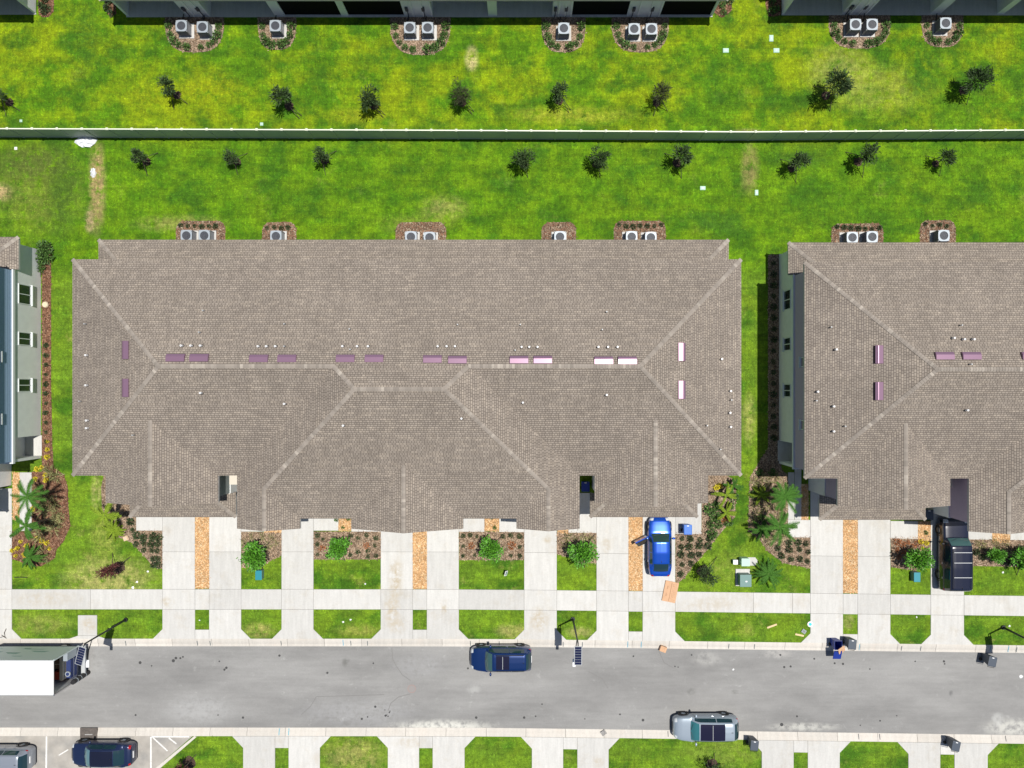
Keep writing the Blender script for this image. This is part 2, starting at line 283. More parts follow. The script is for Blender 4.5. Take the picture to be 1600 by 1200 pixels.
NK = kerb('north_curb', lambda x: 998.2+S(x), 1, 0); SK = kerb('south_curb', lambda x: 1149.7+S(x)*1.15, -1, 1)
PM = {}
def pmark(root, gx, y0, y1, col, sgn):      # short painted utility marks across the gutter
    if col not in PM: PM[col] = M('utility_paint', col, .7)
    v = []; 
    for d, z in ((1, .019), (3, .016), (5.5, -.012), (8.5, -.074), (11, -.074)):
        if d < y0 or d > y1: continue
        yy = (998.2+S(gx)+d) if sgn > 0 else (1149.7+S(gx)*1.15-d)
        v += [G(gx-.55, yy, z+.006)-root.location, G(gx+.55, yy, z+.006)-root.location]
    f = [(2*i, 2*i+1, 2*i+3, 2*i+2) for i in range(len(v)//2-1)]
    link('painted_mark', mesh('painted_mark', v, f, PM[col]), root)
for x in (536, 981, 1002, 1343, 1548, 1576): pmark(NK, x, 0, 12, (.08,.3,.42), 1)
for x in (439, 548, 574, 735, 761, 780, 880, 910, 1139, 1179, 1409, 1439, 1589, 308, 328, 196): pmark(NK, x, 2, 12, (.09,.11,.12), 1)
for x in (436, 451): pmark(SK, x, 0, 12, (.08,.35,.45), -1)
for x in (1342, 1375, 1572, 1044): pmark(SK, x, 2, 12, (.12,.12,.12), -1)
# concrete flatwork: a thin bed with separate slabs standing on it
BED = M('joint_bed', (.2,.19,.175), .95)
def paving(name, slabs, mat=None, shear=True):
    mat = mat or CONC
    allp = [p for s in slabs for p in s]; cx = sum(p[0] for p in allp)/len(allp); cy = sum(p[1] for p in allp)/len(allp); loc = G(cx, cy, 0)
    if shear: loc.y -= S(cx)/20
    b = MB(); 
    for i, s in enumerate(slabs):
        q = [(x-loc.x, y-loc.y) for x, y in gm(s, shear)]; b.prism(q, -.05-.0001*i, .006+.0004*i); NOG.append([(x, y+(S(x) if shear else 0)) for x, y in s])
    root = b.obj(name, BED, loc=loc); tag(root, kind='structure')
    for s in slabs:
        q = gm(s, shear); c = (sum(p[0] for p in q)/len(q), sum(p[1] for p in q)/len(q)); o = []
        for x, y in q:
            dx, dy = x-c[0], y-c[1]; o.append((x-math.copysign(min(.011, abs(dx)), dx)-loc.x, y-math.copysign(min(.011, abs(dy)), dy)-loc.y))
        link('slab', MB().prism(o, .0085, .032+random.uniform(0, .004)).me('slab', mat), root)
    return root
ND = [(-32,19,763,0,1),(254,305,763,1,0),(327,377,763,0,1),(440,490,795,1,1),(595,645,795,1,0),(667,717,795,0,1),(819,870,795,1,1),(932,982,763,1,0),(1004,1055,763,0,1),
      (1266,1317,766,1,0),(1340,1391,766,0,1),(1454,1506,798,1,1),(1614,1664,798,1,0),(1686,1736,798,0,1)]
FL = 15
for x0, x1, yt, fl, fr in ND:
    yt -= S((x0+x1)/2)
    paving('driveway', [rect(x0, x1, yt, 862), rect(x0, x1, 862, 920.5), rect(x0, x1, 920.5, 952),
        [(x0, 952), (x1, 952), (x1, 983)]+([(x1+FL, 998)] if fr else [(x1, 998)])+([(x0-FL, 998)] if fl else [(x0, 998)])+[(x0, 983)]])
for x0, x1, yt in ((305,327,763), (645,667,795), (982,1004,763), (1317,1340,766), (1664,1686,798)):   # aprons between paired drives
    paving('driveway_apron', [rect(x0, x1, 983.5, 998)])
walk = []
edges = sorted([(d[0], d[1]) for d in ND]); pts = [(-100, -32)]+[(edges[i][1], edges[i+1][0]) for i in range(len(edges)-1)]
for a, b in pts:
    cuts = {(19, 254): [142], (1055, 1266): [1177, 1238]}.get((a, b), []); c = [a]+cuts+[b]
    walk += [rect(c[i], c[i+1], 920.5, 952) if b-a > 30 else rect(c[i], c[i+1], 920.5, 952.5) for i in range(len(c)-1)]
paving('sidewalk', walk)
SD = [(380,430,1,0),(451,500,0,1),(606,655,1,0),(676,726,0,1),(831,880,1,0),(902,951,0,1),(1190,1240,1,0),(1262,1312,0,1),(1419,1469,1,0),(1491,1543,0,1)]
def sh2(poly): return [(x, y+S(x)*1.15) for x, y in poly]
for x0, x1, fl, fr in SD:
    paving('driveway', [sh2([(x0-(17 if fl else 0), 1150), (x1+(17 if fr else 0), 1150), (x1, 1168), (x1, 1250), (x0, 1250), (x0, 1168)]), sh2(rect(x0, x1, 1250.5, 1500))], shear=False)
for x0, x1 in ((430,451),(655,676),(880,902),(1240,1262),(1469,1491)): paving('driveway_apron', [sh2(rect(x0, x1, 1150, 1168.5))], shear=False)
# parking bays at lower left
pk = [(-200, 1150), (301, 1150), (243, 1200), (120, 1310), (-200, 1310)]
NOG.append(pk); tag(MB().prism(gm(pk), -.05, .02).obj('parking_area', PARK), kind='structure')
PW = M('worn_white_paint', (.68,.67,.64), .8, var=.16, vscale=6)
def line(x0, y0, x1, y1, w=2.4, z=.026, parent=None):
    a, b = G(x0, y0), G(x1, y1); d = (b-a).normalized(); n = Vector((-d.y, d.x, 0))*w/40
    return MB().prism([((a+n).x, (a+n).y), ((b+n).x, (b+n).y), ((b-n).x, (b-n).y), ((a-n).x, (a-n).y)], .0205, z).obj('painted_line', PW)
for i, l in enumerate([(73,1150.5,72,1250), (236,1151,236,1250), (237.3,1150.9,296,1151,2), (239,1152,262,1173,2), (264,1152.6,276,1162,2), (92,1180,107,1171,1.6)]):
    tag(line(*l, z=.024+.002*i), kind='structure')
paving('edge_curb', [[(304,1149.5),(307.5,1151),(246,1204),(243,1200)], [(243,1200),(246,1204),(123,1314),(120,1310)]], CURB, False)
# front walks, pads and chip strips
for s in ([rect(377,413,800,830.5)], [rect(490,529,790,829)], [rect(549,595,795,830.5)], [rect(717,757,790,830.5)], [rect(780,819,790,830.5)], [rect(888,932,768,830.5)],
          [rect(213,254,770,829)], [rect(1055,1096,763,830.5)], [rect(1231,1266,806,833.5), rect(1231,1241,732,806)], [rect(1241.3,1252,724,806)], [rect(1391,1434,806,833.5)], [rect(1506,1550,800,833.5)], [rect(1578,1614,800,833.5)],
          [rect(31,50,738,783), rect(31,50,783,829.5)], [rect(122,152,961,993), [(122,993),(152,993),(166,998),(108,998)]]):
    paving('walkway', s)
def patch(name, poly, mat, z, sh=True, bumpy=.0):
    pl = gm(poly, sh); NOG.append([(x, y+(S(x) if sh else 0)) for x, y in poly])
    me = MB().prism(pl, -.05, z).me(name, mat); o = link(name, me); return tag(o, kind='structure')
CHIPP = []; MUL = []
for r in ((305,327,763,919.5), (645,667,795,920), (982,1004,763,920), (1317,1340,766,919.5), (529,549,790,829), (757,780,790,829), (413,440,800,832), (871,888,800,832), (20,31,738,812), (1434,1454,806,839), (1550,1578,800,838), (1252,1263,750,806)):
    p = rect(*r); patch('wood_chip_strip', p, CHIPS, .022); CHIPP.append([(x, y+S(x)) for x, y in p])
def smooth(poly, it=2):
    for _ in range(it):
        q = []
        for i in range(len(poly)):
            a, b = poly[i], poly[(i+1) % len(poly)]
            q += [(a[0]*.8+b[0]*.2, a[1]*.8+b[1]*.2), (a[0]*.2+b[0]*.8, a[1]*.2+b[1]*.8)]
        poly = q
    return poly
def acbed(x0, x1, y0, y1): return [(x0, y0), (x1, y0)]+[((x0+x1)/2+(x1-x0)/2*math.cos(t)**.7, y0+12+(y1-y0-12)*math.sin(t)**.8) if math.cos(t) > 0 else ((x0+x1)/2-(x1-x0)/2*abs(math.cos(t))**.7, y0+12+(y1-y0-12)*math.sin(t)**.8) for t in [math.pi*i/16 for i in range(17)]]
TOPB = [(258,350,24,82), (403,463,24,78), (610,704,24,86), (846,915,24,82), (956,1045,24,82), (1295,1391,24,76), (1440,1505,24,74)]
LOWB = [(275,352,345), (410,463,347), (618,697,347), (846,900,347), (959,1040,345), (1299,1380,349), (1437,1493,344)]
BEDS = {
 'left': ([(66,384),(80,384),(80,600),(82,700),(84,730),(100,742),(106,760),(107,790),(110,822),(100,845),(89,858),(86,872),(64,885),(48,884),(19,873),(19,830),(50,830),(50,737),(66,737)], MULCHR, 0),
 'mainleft': ([(198,728),(213,790),(213,829),(254,829),(254,889),(240,886),(225,868),(206,848),(182,838),(168,822),(160,800),(158,760),(163,742)], MULCH, 0),
 'P1': ([(377,830.5),(440,832),(440,868),(425,875),(410,885),(378,887)], MULCH, 0), 'P2': (rect(490,595,830.5,874), MULCH, 0), 'P3': (rect(717.5,819,830.5,875), MULCH, 0),
 'P4': ([(870,830.5),(932,830.5),(932,880),(906,880),(890,870),(870,866)], MULCH, 0),
 'mainright': ([(1067,762),(1113,728),(1150,752),(1150,775),(1148,808),(1130,828),(1112,850),(1096,870),(1084,882),(1070,902),(1055.5,914),(1055.5,831),(1096.5,831),(1096.5,763)], MULCH, 0),
 'right': ([(1186,722),(1200,700),(1200,398),(1221,398),(1221,732),(1231,745),(1231,838),(1266,838),(1266,888),(1225,880),(1200,862),(1186,842),(1169,830),(1170,790),(1172,745)], MULCH, 0),
 'P5': ([(1391.5,838),(1454,838),(1454,880),(1430,892),(1391.5,886)], MULCH, 1), 'P6': ([(1506,842),(1614,843),(1614,886),(1506,884)], MULCH, 1)}
for k, (p, mt, sh) in BEDS.items():
    rounded = p if k in ('P2', 'P3') else p
    patch('mulch_bed', p, mt, .018, bool(0)); MUL.append((p, 3 if mt is MULCHR else 1))
for b in TOPB: p = acbed(*b); patch('mulch_bed', p, MULCH, .018, False); MUL.append((p, 1))
for x0, x1, y0 in LOWB: p = [(x0+9, y0+.5), (x1-9, y0), (x1-3, y0+4), (x1, y0+11), (x1, 398), (x0, 398), (x0, y0+12), (x0+3, y0+5)]; patch('mulch_bed', p, MULCH, .018, False); MUL.append((p, 3))
for p in ([(60,-60),(84,-60),(84,18),(76,27),(66,27),(60,20)], [(160,-60),(176,-60),(182,22),(172,28),(165,10)], [(1116,-60),(1152,-60),(1142,18),(1128,28),(1116,20)], [(1196,-60),(1220,-60),(1220,24),(1202,26),(1196,8)]):
    patch('mulch_bed', p, MULCHR, .018, False); MUL.append((p, 3))
def inpoly(px, py, poly):
    x = np.array([p[0] for p in poly]); y = np.array([p[1] for p in poly]); r = np.zeros(px.shape, bool); j = len(poly)-1
    for i in range(len(poly)):
        c = ((y[i] > py) != (y[j] > py)); den = (y[j]-y[i]) if y[j] != y[i] else 1e-9
        r ^= c & (px < (x[j]-x[i])*(py-y[i])/den+x[i]); j = i
    return r
def scatter(name, gx, gy, size, zh, mat, flat=True, z0=.02, parent=None):
    n = len(gx); X = (gx-NX)/20; Y = (NY-gy)/20; a = rng.uniform(0, 2*np.pi, n); s = size*rng.uniform(.6, 1.4, n)
    V = np.zeros((n, 3, 3)); d = np.stack([np.cos(a), np.sin(a)], 1); e = np.stack([-np.sin(a), np.cos(a)], 1)
    asp = .45 if flat else .3
    V[:, 0, :2] = -d*s[:, None]*asp; V[:, 1, :2] = d*s[:, None]*asp; V[:, 2, :2] = e*s[:, None]*(1 if flat else rng.uniform(.2, 1., (n, 1)))
    V[:, 2, 2] = zh*rng.uniform(.2, 1, n); V[:, 0, 2] = zh*rng.uniform(0, .5, n)*flat
    V[:, :, 0] += X[:, None]; V[:, :, 1] += Y[:, None]; V[:, :, 2] += z0
    me = bpy.data.meshes.new(name); me.vertices.add(3*n); me.vertices.foreach_set('co', V.reshape(-1)); me.loops.add(3*n); me.polygons.add(n)
    me.loops.foreach_set('vertex_index', np.arange(3*n, dtype=np.int32)); me.polygons.foreach_set('loop_start', np.arange(0, 3*n, 3, dtype=np.int32)); me.polygons.foreach_set('loop_total', np.full(n, 3, dtype=np.int32))
    me.materials.append(mat); me.update(calc_edges=True); o = link(name, me, parent); return tag(o, kind='stuff')
def sample(polys, dens):
    gx = []; gy = []
    for p in polys:
        x0, x1 = min(q[0] for q in p), max(q[0] for q in p); y0, y1 = min(q[1] for q in p), max(q[1] for q in p); n = int((x1-x0)*(y1-y0)/400*dens)
        a = rng.uniform(x0, x1, n); b = rng.uniform(y0, y1, n); k = inpoly(a, b, p); gx.append(a[k]); gy.append(b[k])
    a, b = np.concatenate(gx), np.concatenate(gy); return a+rng.normal(0, .9, len(a)), b+rng.normal(0, .9, len(b))
scatter('bark_mulch', *sample([p for p, k in MUL if k == 1], 130), .09, .05, CHIP1)
scatter('dark_bark_mulch', *sample([p for p, k in MUL if k == 3], 130), .09, .05, CHIP3)
scatter('wood_chips', *sample(CHIPP, 160), .07, .04, CHIP2, z0=.025)
# grass blades over the lawns in view (house footprints left out too)
HOUSE = [rect(198+T, 1113+T, 395+d, 766+d) for T, d in ((0,0), (1019,4), (-1049,-4))]+[rect(244+T, 385+T, 700, 762) for T in (0, 1019)]+[rect(-900,58,-200,24), rect(198,1113,-200,25), rect(1221,2200,-200,25), rect(427,888,700,794)]
gx = rng.uniform(-60, 1660, 620000); gy = np.concatenate([rng.uniform(-40, 760, 430000), rng.uniform(760, 1010, 140000), rng.uniform(1140, 1240, 50000)])
gx0, gy0 = gx.copy(), gy.copy(); gx = gx+rng.normal(0, .7, len(gx)); gy = gy+rng.normal(0, .7, len(gy)); ok = np.ones(len(gx), bool); Sx = .0062*(np.hypot(gx-760, 90)+(gx-760)); ok &= ~((gy > 997+Sx) & (gy < 1151+Sx*1.15))
for p in NOG+HOUSE: ok &= ~inpoly(gx, gy, p)
scatter('grass', gx0[ok], gy0[ok], .085, .055, BLADE, flat=False, z0=0)
# utility mark flecks and pebbles lying on the road
DARK = M('tar_spot', (.05,.05,.05), .8)
sp = [(218,1036,2.4),(270,1033,2.6),(274,1029,2.2),(281,1029,1.6),(285,1027,1.5),(236,1041,1.2),(342,1034,1.3),(353,1044,2),(350,1047,1.8),(379,1122,1.8),(211,1118,1.5),(436,1025,1.8),(511,1052,1.8),(586,1105,1.9),(604,1118,.9),(609,1112,1),(602,1119,1.8),(565,1124,1.8),(583,1037,1.3),(574,1121,1.2),(819,1122,2),(969,1117,1.4),(744,1122,2),(731,1045,1.6),(1222,1133,2.8),(1246,1120,1.6),(1305,1037,1.6),(1318,1038,1.8),(1236,1042,1.7),(1226,1043,1.8),(1273,1030,1.5),(1360,1046,1.2),(1431,1034,1.2),(1476,1034,1.8),(1477,1038,1.3),(1376,1127,1.4),(1402,1119,1),(1345,1134,1),(990,1026,1.4),(1055,1042,1.2),(1060,1043,1),(837,1120,1.3),(847,1101,1.2),(1005,1126,2.2),(914,1124,1),(340,1118,1),(1220,1024,1.6),(1081,1024,1.3),(608,1114,1.2),(601,1110,.9),(606,1120,1.1)]
b = MB()
for x, y, r in sp: b.cyl(G(x, y), r/20, -.088, -.08+random.uniform(0, .01), 7)
tag(b.obj('tar_spots', DARK), kind='stuff')
mh = MB().cyl((0,0), .27, -.0895, -.0875, 24).obj('manhole_cover', M('manhole_iron', (.255,.235,.225), .85), loc=G(643,1077)); tag(mh, 'round iron manhole cover set in the asphalt near the middle of the road', 'manhole cover')
r = MB()
for i in range(24):
    a, c = 2*math.pi*i/24, 2*math.pi*(i+1)/24
    r.prism([(.28*math.cos(a), .28*math.sin(a)), (.28*math.cos(c), .28*math.sin(c)), (.32*math.cos(c), .32*math.sin(c)), (.32*math.cos(a), .32*math.sin(a))], -.089, -.084)
r.obj('manhole_ring', M('manhole_ring', (.3,.2,.18), .8), mh)
CRK = M('asphalt_crack', (.185,.18,.175), .9); b = MB()
for pl in ([(612,1013),(613,1030),(618,1040),(628,1055),(641,1064)], [(641,1085),(622,1090),(610,1100),(606,1112)], [(470,1118),(485,1104),(494,1089),(540,1088),(600,1086)], [(1030,1018),(1038,1036),(1052,1044)], [(920,1050),(942,1062),(950,1076)]):
    for (x0, y0), (x1, y1) in zip(pl, pl[1:]):
        a, c = G(x0, y0), G(x1, y1); d = (c-a).normalized()*.05; n = Vector((-d.y, d.x, 0))*.5; a -= d*.3; c += d*.3
        z = -.0895+random.uniform(.003, .0045); b.add([(a+n)[:2]+(z,), (c+n)[:2]+(z,), (c-n)[:2]+(z,), (a-n)[:2]+(z,)], [(3,2,1,0)])
tag(b.obj('asphalt_cracks', CRK), kind='stuff')
# ================================================================ TOWNHOUSE BLOCKS
PT = .02                                     # roof rise in metres per plan unit
CX, CY = 655.5, 578.0
def LV(x, y, z): return ((x-CX)/20, (CY-y)/20, z)
def zf(d): return 6+PT*d
PL = {
 'back': [(190,427,6),(1121,427,6),(970.5,577.5,0),(745.5,577.5,0),(715.5,607.5,1),(599.5,607.5,1),(569.5,577.5,0),(340.5,577.5,0)],
}
R0, R1 = zf(150.5), zf(180.5)
ROOFP = [
 ((0,1), [(190,427,6),(1121,427,6),(970.5,577.5,R0),(745.5,577.5,R0),(715.5,607.5,R1),(599.5,607.5,R1),(569.5,577.5,R0),(340.5,577.5,R0)]),
 ((-1,0), [(190,728,6),(190,427,6),(340.5,577.5,R0)]),
 ((1,0), [(1121,427,6),(1121,728,6),(970.5,577.5,R0)]),
 ((0,-1), [(190,728,6),(340.5,577.5,R0),(569.5,577.5,R0),(419,728,6),(393,728,6),(314.5,649.5,zf(78.5)),(236,728,6)]),
 ((0,-1), [(1121,728,6),(1075,728,6),(996,649,zf(79)),(917,728,6),(896,728,6),(745.5,577.5,R0),(970.5,577.5,R0)]),
 ((-1,0), [(236,766,6),(236,728,6),(314.5,649.5,zf(78.5)),(314.5,766,zf(78.5))]),
 ((1,0), [(393,766,6),(314.5,766,zf(78.5)),(314.5,649.5,zf(78.5)),(393,728,6)]),
 ((-1,0), [(917,766,6),(917,728,6),(996,649,zf(79)),(996,766,zf(79))]),
 ((1,0), [(1075,766,6),(996,766,zf(79)),(996,649,zf(79)),(1075,728,6)]),
 ((-1,0), [(419,802,6),(419,728,6),(569.5,577.5,R0),(599.5,607.5,R1),(463,744,zf(44)),(463,802,zf(44))]),
 ((1,0), [(507,802,6),(463,802,zf(44)),(463,744,zf(44)),(507,788,6)]),
 ((0,-1), [(507,788,6),(463,744,zf(44)),(599.5,607.5,R1),(715.5,607.5,R1),(852,744,zf(44)),(808,788,6),(734,788,6),(656,710,zf(78)),(578,788,6)]),
 ((-1,0), [(578,802,6),(578,788,6),(656,710,zf(78)),(656,802,zf(78))]),
 ((1,0), [(734,802,6),(656,802,zf(78)),(656,710,zf(78)),(734,788,6)]),
 ((-1,0), [(808,802,6),(808,788,6),(852,744,zf(44)),(852,802,zf(44))]),
 ((1,0), [(896,802,6),(852,802,zf(44)),(852,744,zf(44)),(715.5,607.5,R1),(745.5,577.5,R0),(896,728,6)]),
]
LOWP = [
 ((0,1), [(190,387,3),(1121,387,3),(1073,435,3.96),(238,435,3.96)]), ((-1,0), [(190,435,3),(190,387,3),(238,435,3.96)]), ((1,0), [(1121,387,3),(1121,435,3),(1073,435,3.96)]),
]
SK1 = [((0,-1), [(236,797,3),(267,766,3.62),(362,766,3.62),(393,797,3)]), ((-1,0), [(236,797,3),(236,760,3),(267,766,3.62)]), ((1,0), [(393,797,3),(362,766,3.62),(393,760,3)])]
SK2 = [((0,-1), [(916,797,3),(947,766,3.62),(1044,766,3.62),(1075,797,3)]), ((-1,0), [(916,797,3),(916,760,3),(947,766,3.62)]), ((1,0), [(1075,797,3),(1044,766,3.62),(1075,760,3)])]
def roofmesh(name, planes, off=0):
    vs = []; fs = []; uv = []
    sl = math.hypot(1, PT*20)
    for k, ((dx, dy), poly) in enumerate(planes):          # (dx,dy): plan direction the slope faces, +y = back
        pts = [LV(*p) for p in poly]
        n = (Vector(pts[1])-Vector(pts[0])).cross(Vector(pts[2])-Vector(pts[1]))
        ar = sum(pts[i][0]*pts[(i+1) % len(pts)][1]-pts[(i+1) % len(pts)][0]*pts[i][1] for i in range(len(pts)))
        if ar < 0: pts = pts[::-1]
        b = len(vs); vs += pts; fs.append(tuple(range(b, b+len(pts))))
        if dx: uv.append([(p[1]+k*3.3, -p[0]*dx*sl+50) for p in pts])
        else: uv.append([(p[0]+k*3.3, -p[1]*dy*sl+50) for p in pts])
    return mesh(name, vs, fs, SHING, uvs=uv)
OUT = [(190,427),(1121,427),(1121,728),(1075,728),(1075,766),(917,766),(917,728),(896,728),(896,802),(808,802),(808,788),(734,788),(734,802),(578,802),(578,788),(507,788),(507,802),(419,802),(419,728),(393,728),(393,766),(236,766),(236,728),(190,728)]
RL = [((190,427,6),(340.5,577.5,R0)), ((190,728,6),(340.5,577.5,R0)), ((1121,427,6),(970.5,577.5,R0)), ((1121,728,6),(970.5,577.5,R0)), ((340.5,577.5,R0),(569.5,577.5,R0)), ((745.5,577.5,R0),(970.5,577.5,R0)),
      ((569.5,577.5,R0),(599.5,607.5,R1)), ((745.5,577.5,R0),(715.5,607.5,R1)), ((599.5,607.5,R1),(715.5,607.5,R1)), ((463,744,zf(44)),(599.5,607.5,R1)), ((852,744,zf(44)),(715.5,607.5,R1)),
      ((463,802,zf(44)),(463,744,zf(44))), ((852,802,zf(44)),(852,744,zf(44))), ((656,802,zf(78)),(656,710,zf(78))), ((314.5,766,zf(78.5)),(314.5,649.5,zf(78.5))), ((996,766,zf(79)),(996,649,zf(79)))]
RLL = [((190,387,3),(238,435,3.96)), ((1121,387,3),(1073,435,3.96)), ((236,797,3),(267,766,3.62)), ((393,797,3),(362,766,3.62)), ((916,797,3),(947,766,3.62)), ((1075,797,3),(1044,766,3.62))]
def capmesh(lines, seed):
    rd = random.Random(seed); m1 = MB(); m2 = MB()
    for a, b in lines:
        A, B = Vector(LV(*a)), Vector(LV(*b))
        L = (B-A).length; d = (B-A)/L; side = Vector((-d.y, d.x, 0)).normalized(); n = int(L/.19)
        diag = abs(d.x) > .2 and abs(d.y) > .2; drop = .4/math.sqrt(2) if diag else .4
        for i in range(n):
            p = A+d*(i*L/n); q = A+d*((i+1.25)*L/n); w = .14
            up = Vector((0, 0, 1)); z0 = .018+.012; z1 = .018
            v = []
            for pt, zz in ((p, z0+.012), (q, z1)):
                v += [pt-side*w+up*(zz-w*drop), pt+up*zz, pt+side*w+up*(zz-w*drop)]
            (m2 if rd.random() < .17 else m1).add(v, [(0, 1, 4, 3), (1, 2, 5, 4), (0, 2, 1)])
    return m1, m2
LANS = [(202,292), (330,430), (446,534), (545,632), (677,763), (777,863), (893,979), (1030,1109)]
LANS = [(1311-b_, 1311-a_) for a_, b_ in reversed(LANS)]
_c = {}
def housemeshes():
    H = {}
    H['roof'] = roofmesh('roof', ROOFP); H['lanai_roof'] = roofmesh('lanai_roof', LOWP); H['garage_roof'] = roofmesh('garage_roof', SK1); H['garage_roof2'] = roofmesh('garage_roof', SK2)
    m1, m2 = capmesh(RL+RLL, 3); H['cap'] = m1.me('ridge_caps', CAPS); H['capl'] = m2.me('pale_ridge_caps', CAPL)
    ol = [LV(x, y, 0)[:2] for x, y in OUT]; H['eaves'] = MB().prism(ol, 5.80, 5.996).me('eaves', FASC)
    b = MB()
    for x0, x1, y0, y1 in ((190,1121,387,435), ): 
        pl = [LV(x, y, 0)[:2] for x, y in rect(x0, x1, y0, y1)]; b.prism(pl, 2.84, 2.996)
    for x0, x1 in ((236,393), (916,1075)):
        pl = [LV(x, y, 0)[:2] for x, y in rect(x0, x1, 766, 797)]; b.prism(pl, 2.84, 2.996)
    H['low_eaves'] = b.me('lower_eaves', FASC)
    # gable ends
    b = MB()
    for xa, xb, y in ((236,393,764), (917,1075,764), (419,507,800), (578,734,800), (808,896,800)):
        mx = (xa+xb)/2; h = (xb-xa)/2*PT; p = [LV(xa+2, y, 5.99), LV(xb-2, y, 5.99), LV(mx, y, 5.97+h), LV(xa+2, y+1, 5.99), LV(xb-2, y+1, 5.99), LV(mx, y+1, 5.97+h)]
        b.add(p, [(0,2,1), (3,4,5), (0,1,4,3), (1,2,5,4), (2,0,3,5)])
    H['gable'] = b.me('gable_wall', TRIM)
    lo = [(198,437),(1113,437),(1113,684),(1089,684),(1089,716),(1113,716),(1113,720),(1067,720),(1067,762),(925,762),(925,720),(888,720),(888,794),(816,794),(816,780),(726,780),(726,794),(586,794),(586,780),(499,780),(499,794),(427,794),(427,720),(385,720),(385,762),(244,762),(244,720),(198,720),(198,716),(222,716),(222,684),(198,684)]
    H['lower_wall'] = MB().prism([LV(x, y, 0)[:2] for x, y in lo], 0, 2.99).me('lower_wall', STUC)
    up = [(199,436.5),(1112,436.5),(1112,719),(1066,719),(1066,761),(926,761),(926,719),(887,719),(887,793),(817,793),(817,779),(725,779),(725,793),(587,793),(587,779),(498,779),(498,793),(428,793),(428,719),(384,719),(384,761),(245,761),(245,719),(199,719)]
    H['up'] = [LV(x, y, 0)[:2] for x, y in up]
    return H
HM = housemeshes()
def house(label, loc, rz=0, siding=None, boards='', vents=None, pipes=None, detail=True, screens=(2, 3, 6, 7), winr='', vents_side='lr'):
    T = thing('townhouse_block', label, 'townhouse block', loc, rz)
    link('roof', HM['roof'], T); link('lanai_roof', HM['lanai_roof'], T)
    tag(link('ridge_caps', HM['cap'], T), kind='stuff'); tag(link('pale_ridge_caps', HM['capl'], T), kind='stuff')
    link('garage_roof', HM['garage_roof'], T); link('garage_roof', HM['garage_roof2'], T); link('eaves', HM['eaves'], T); link('lower_eaves', HM['low_eaves'], T); link('gable_wall', HM['gable'], T)
    link('lower_wall', HM['lower_wall'], T); link('upper_wall', MB().prism(HM['up'], 3.0, 5.79).me('upper_wall', siding or SID_M), T)
    # belt trim at the first floor line
    b = MB()
    for x0, x1, y0, y1 in ((196.4,198.6,434,722), (1112.4,1114.6,434,722), (198.8,244,720,722), (1067,1112.2,720,722)):
        a = LV(x0, y1, 0); c = LV(x1, y0, 0); b.box(a[0], c[0], a[1], c[1], 2.9, 3.12)
    b.obj('belt_trim', TRIM, T)
    # side entry slabs
    for x0, x1 in ((196, 222), (1089, 1115)):
        a = LV(x0, 716, 0); c = LV(x1, 684, 0); MB().box(a[0], c[0], a[1]+.01, c[1]-.01, -.02, .07).obj('porch_slab', CONC, T)
    for sx in (0, 1):
        x = 201 if not sx else 1110; a = LV(x-2.2, 718, 0); c = LV(x+2.2, 714, 0)
    # siding boards on the two end walls
    BH = .2
    for side in boards:
        x = 199 if side == 'l' else 1112; s = -1 if side == 'l' else 1; X = (x-CX)/20; y0 = (CY-719)/20; y1 = (CY-436.5)/20; q = MB()
        q.add([(X, y0, 0), (X+s*.028, y0, 0), (X+s*.006, y0, BH-.006), (X, y0, BH-.006), (X, y1, 0), (X+s*.028, y1, 0), (X+s*.006, y1, BH-.006), (X, y1, BH-.006)], [(0,1,2,3), (7,6,5,4), (0,4,5,1), (1,5,6,2), (2,6,7,3)])
        me = q.me('siding_board', siding); bb = bmesh.new(); bb.from_mesh(me); bmesh.ops.recalc_face_normals(bb, faces=bb.faces); bb.to_mesh(me); bb.free()
        for i in range(13): link('siding_board', me, T, (0, 0, 3.13+i*BH))
    # windows of the end walls
    def window(x, y, w, z0, h, s, pan=2):
        X = (x-CX)/20; Y = (CY-y)/20; f = MB(); t = .06; a, c = Y-w/2, Y+w/2
        xo, xi = sorted((X+s*.001, X+s*.06))
        f.box(xo, xi, a, a+t, z0, z0+h); f.box(xo, xi, c-t, c, z0, z0+h); f.box(xo, xi, a+t, c-t, z0, z0+t); f.box(xo, xi, a+t, c-t, z0+h-t, z0+h)
        if pan == 2: f.box(xo, xi, Y-.03, Y+.03, z0+t, z0+h-t)
        fr = f.obj('window', TRIM, T); xs = sorted((X+s*.002, X+s*.02))
        ss = MB().box(min(X, X+s*.14), max(X, X+s*.14), a-.05, c+.05, z0-.08, z0-.002).obj('sill', TRIM, fr)
        for k in range(pan):
            y0 = a+t+.001 if k == 0 else Y+.031; y1 = (Y-.031 if k == 0 else c-t-.001) if pan == 2 else c-t-.001
            MB().box(xs[0], xs[1], y0, y1, z0+t+.001, z0+h-t-.001).obj('pane', GLASS, fr)
    for side in winr:
        x, s = (198, -1) if side == 'l' else (1113, 1); x2 = 199 if side == 'l' else 1112
        for y, w in ((469,1.5), (536,1.0), (606,1.0)): window(x, y, w, 1.15, 1.35, s)
        for y in (565, 655): window(x2, y, .7, 4.25, .7, s, 1)
    # lanai piers, slabs and doors (back of the house)
    ed = [198]+[v for l in LANS for v in l]+[1113]; b = MB()
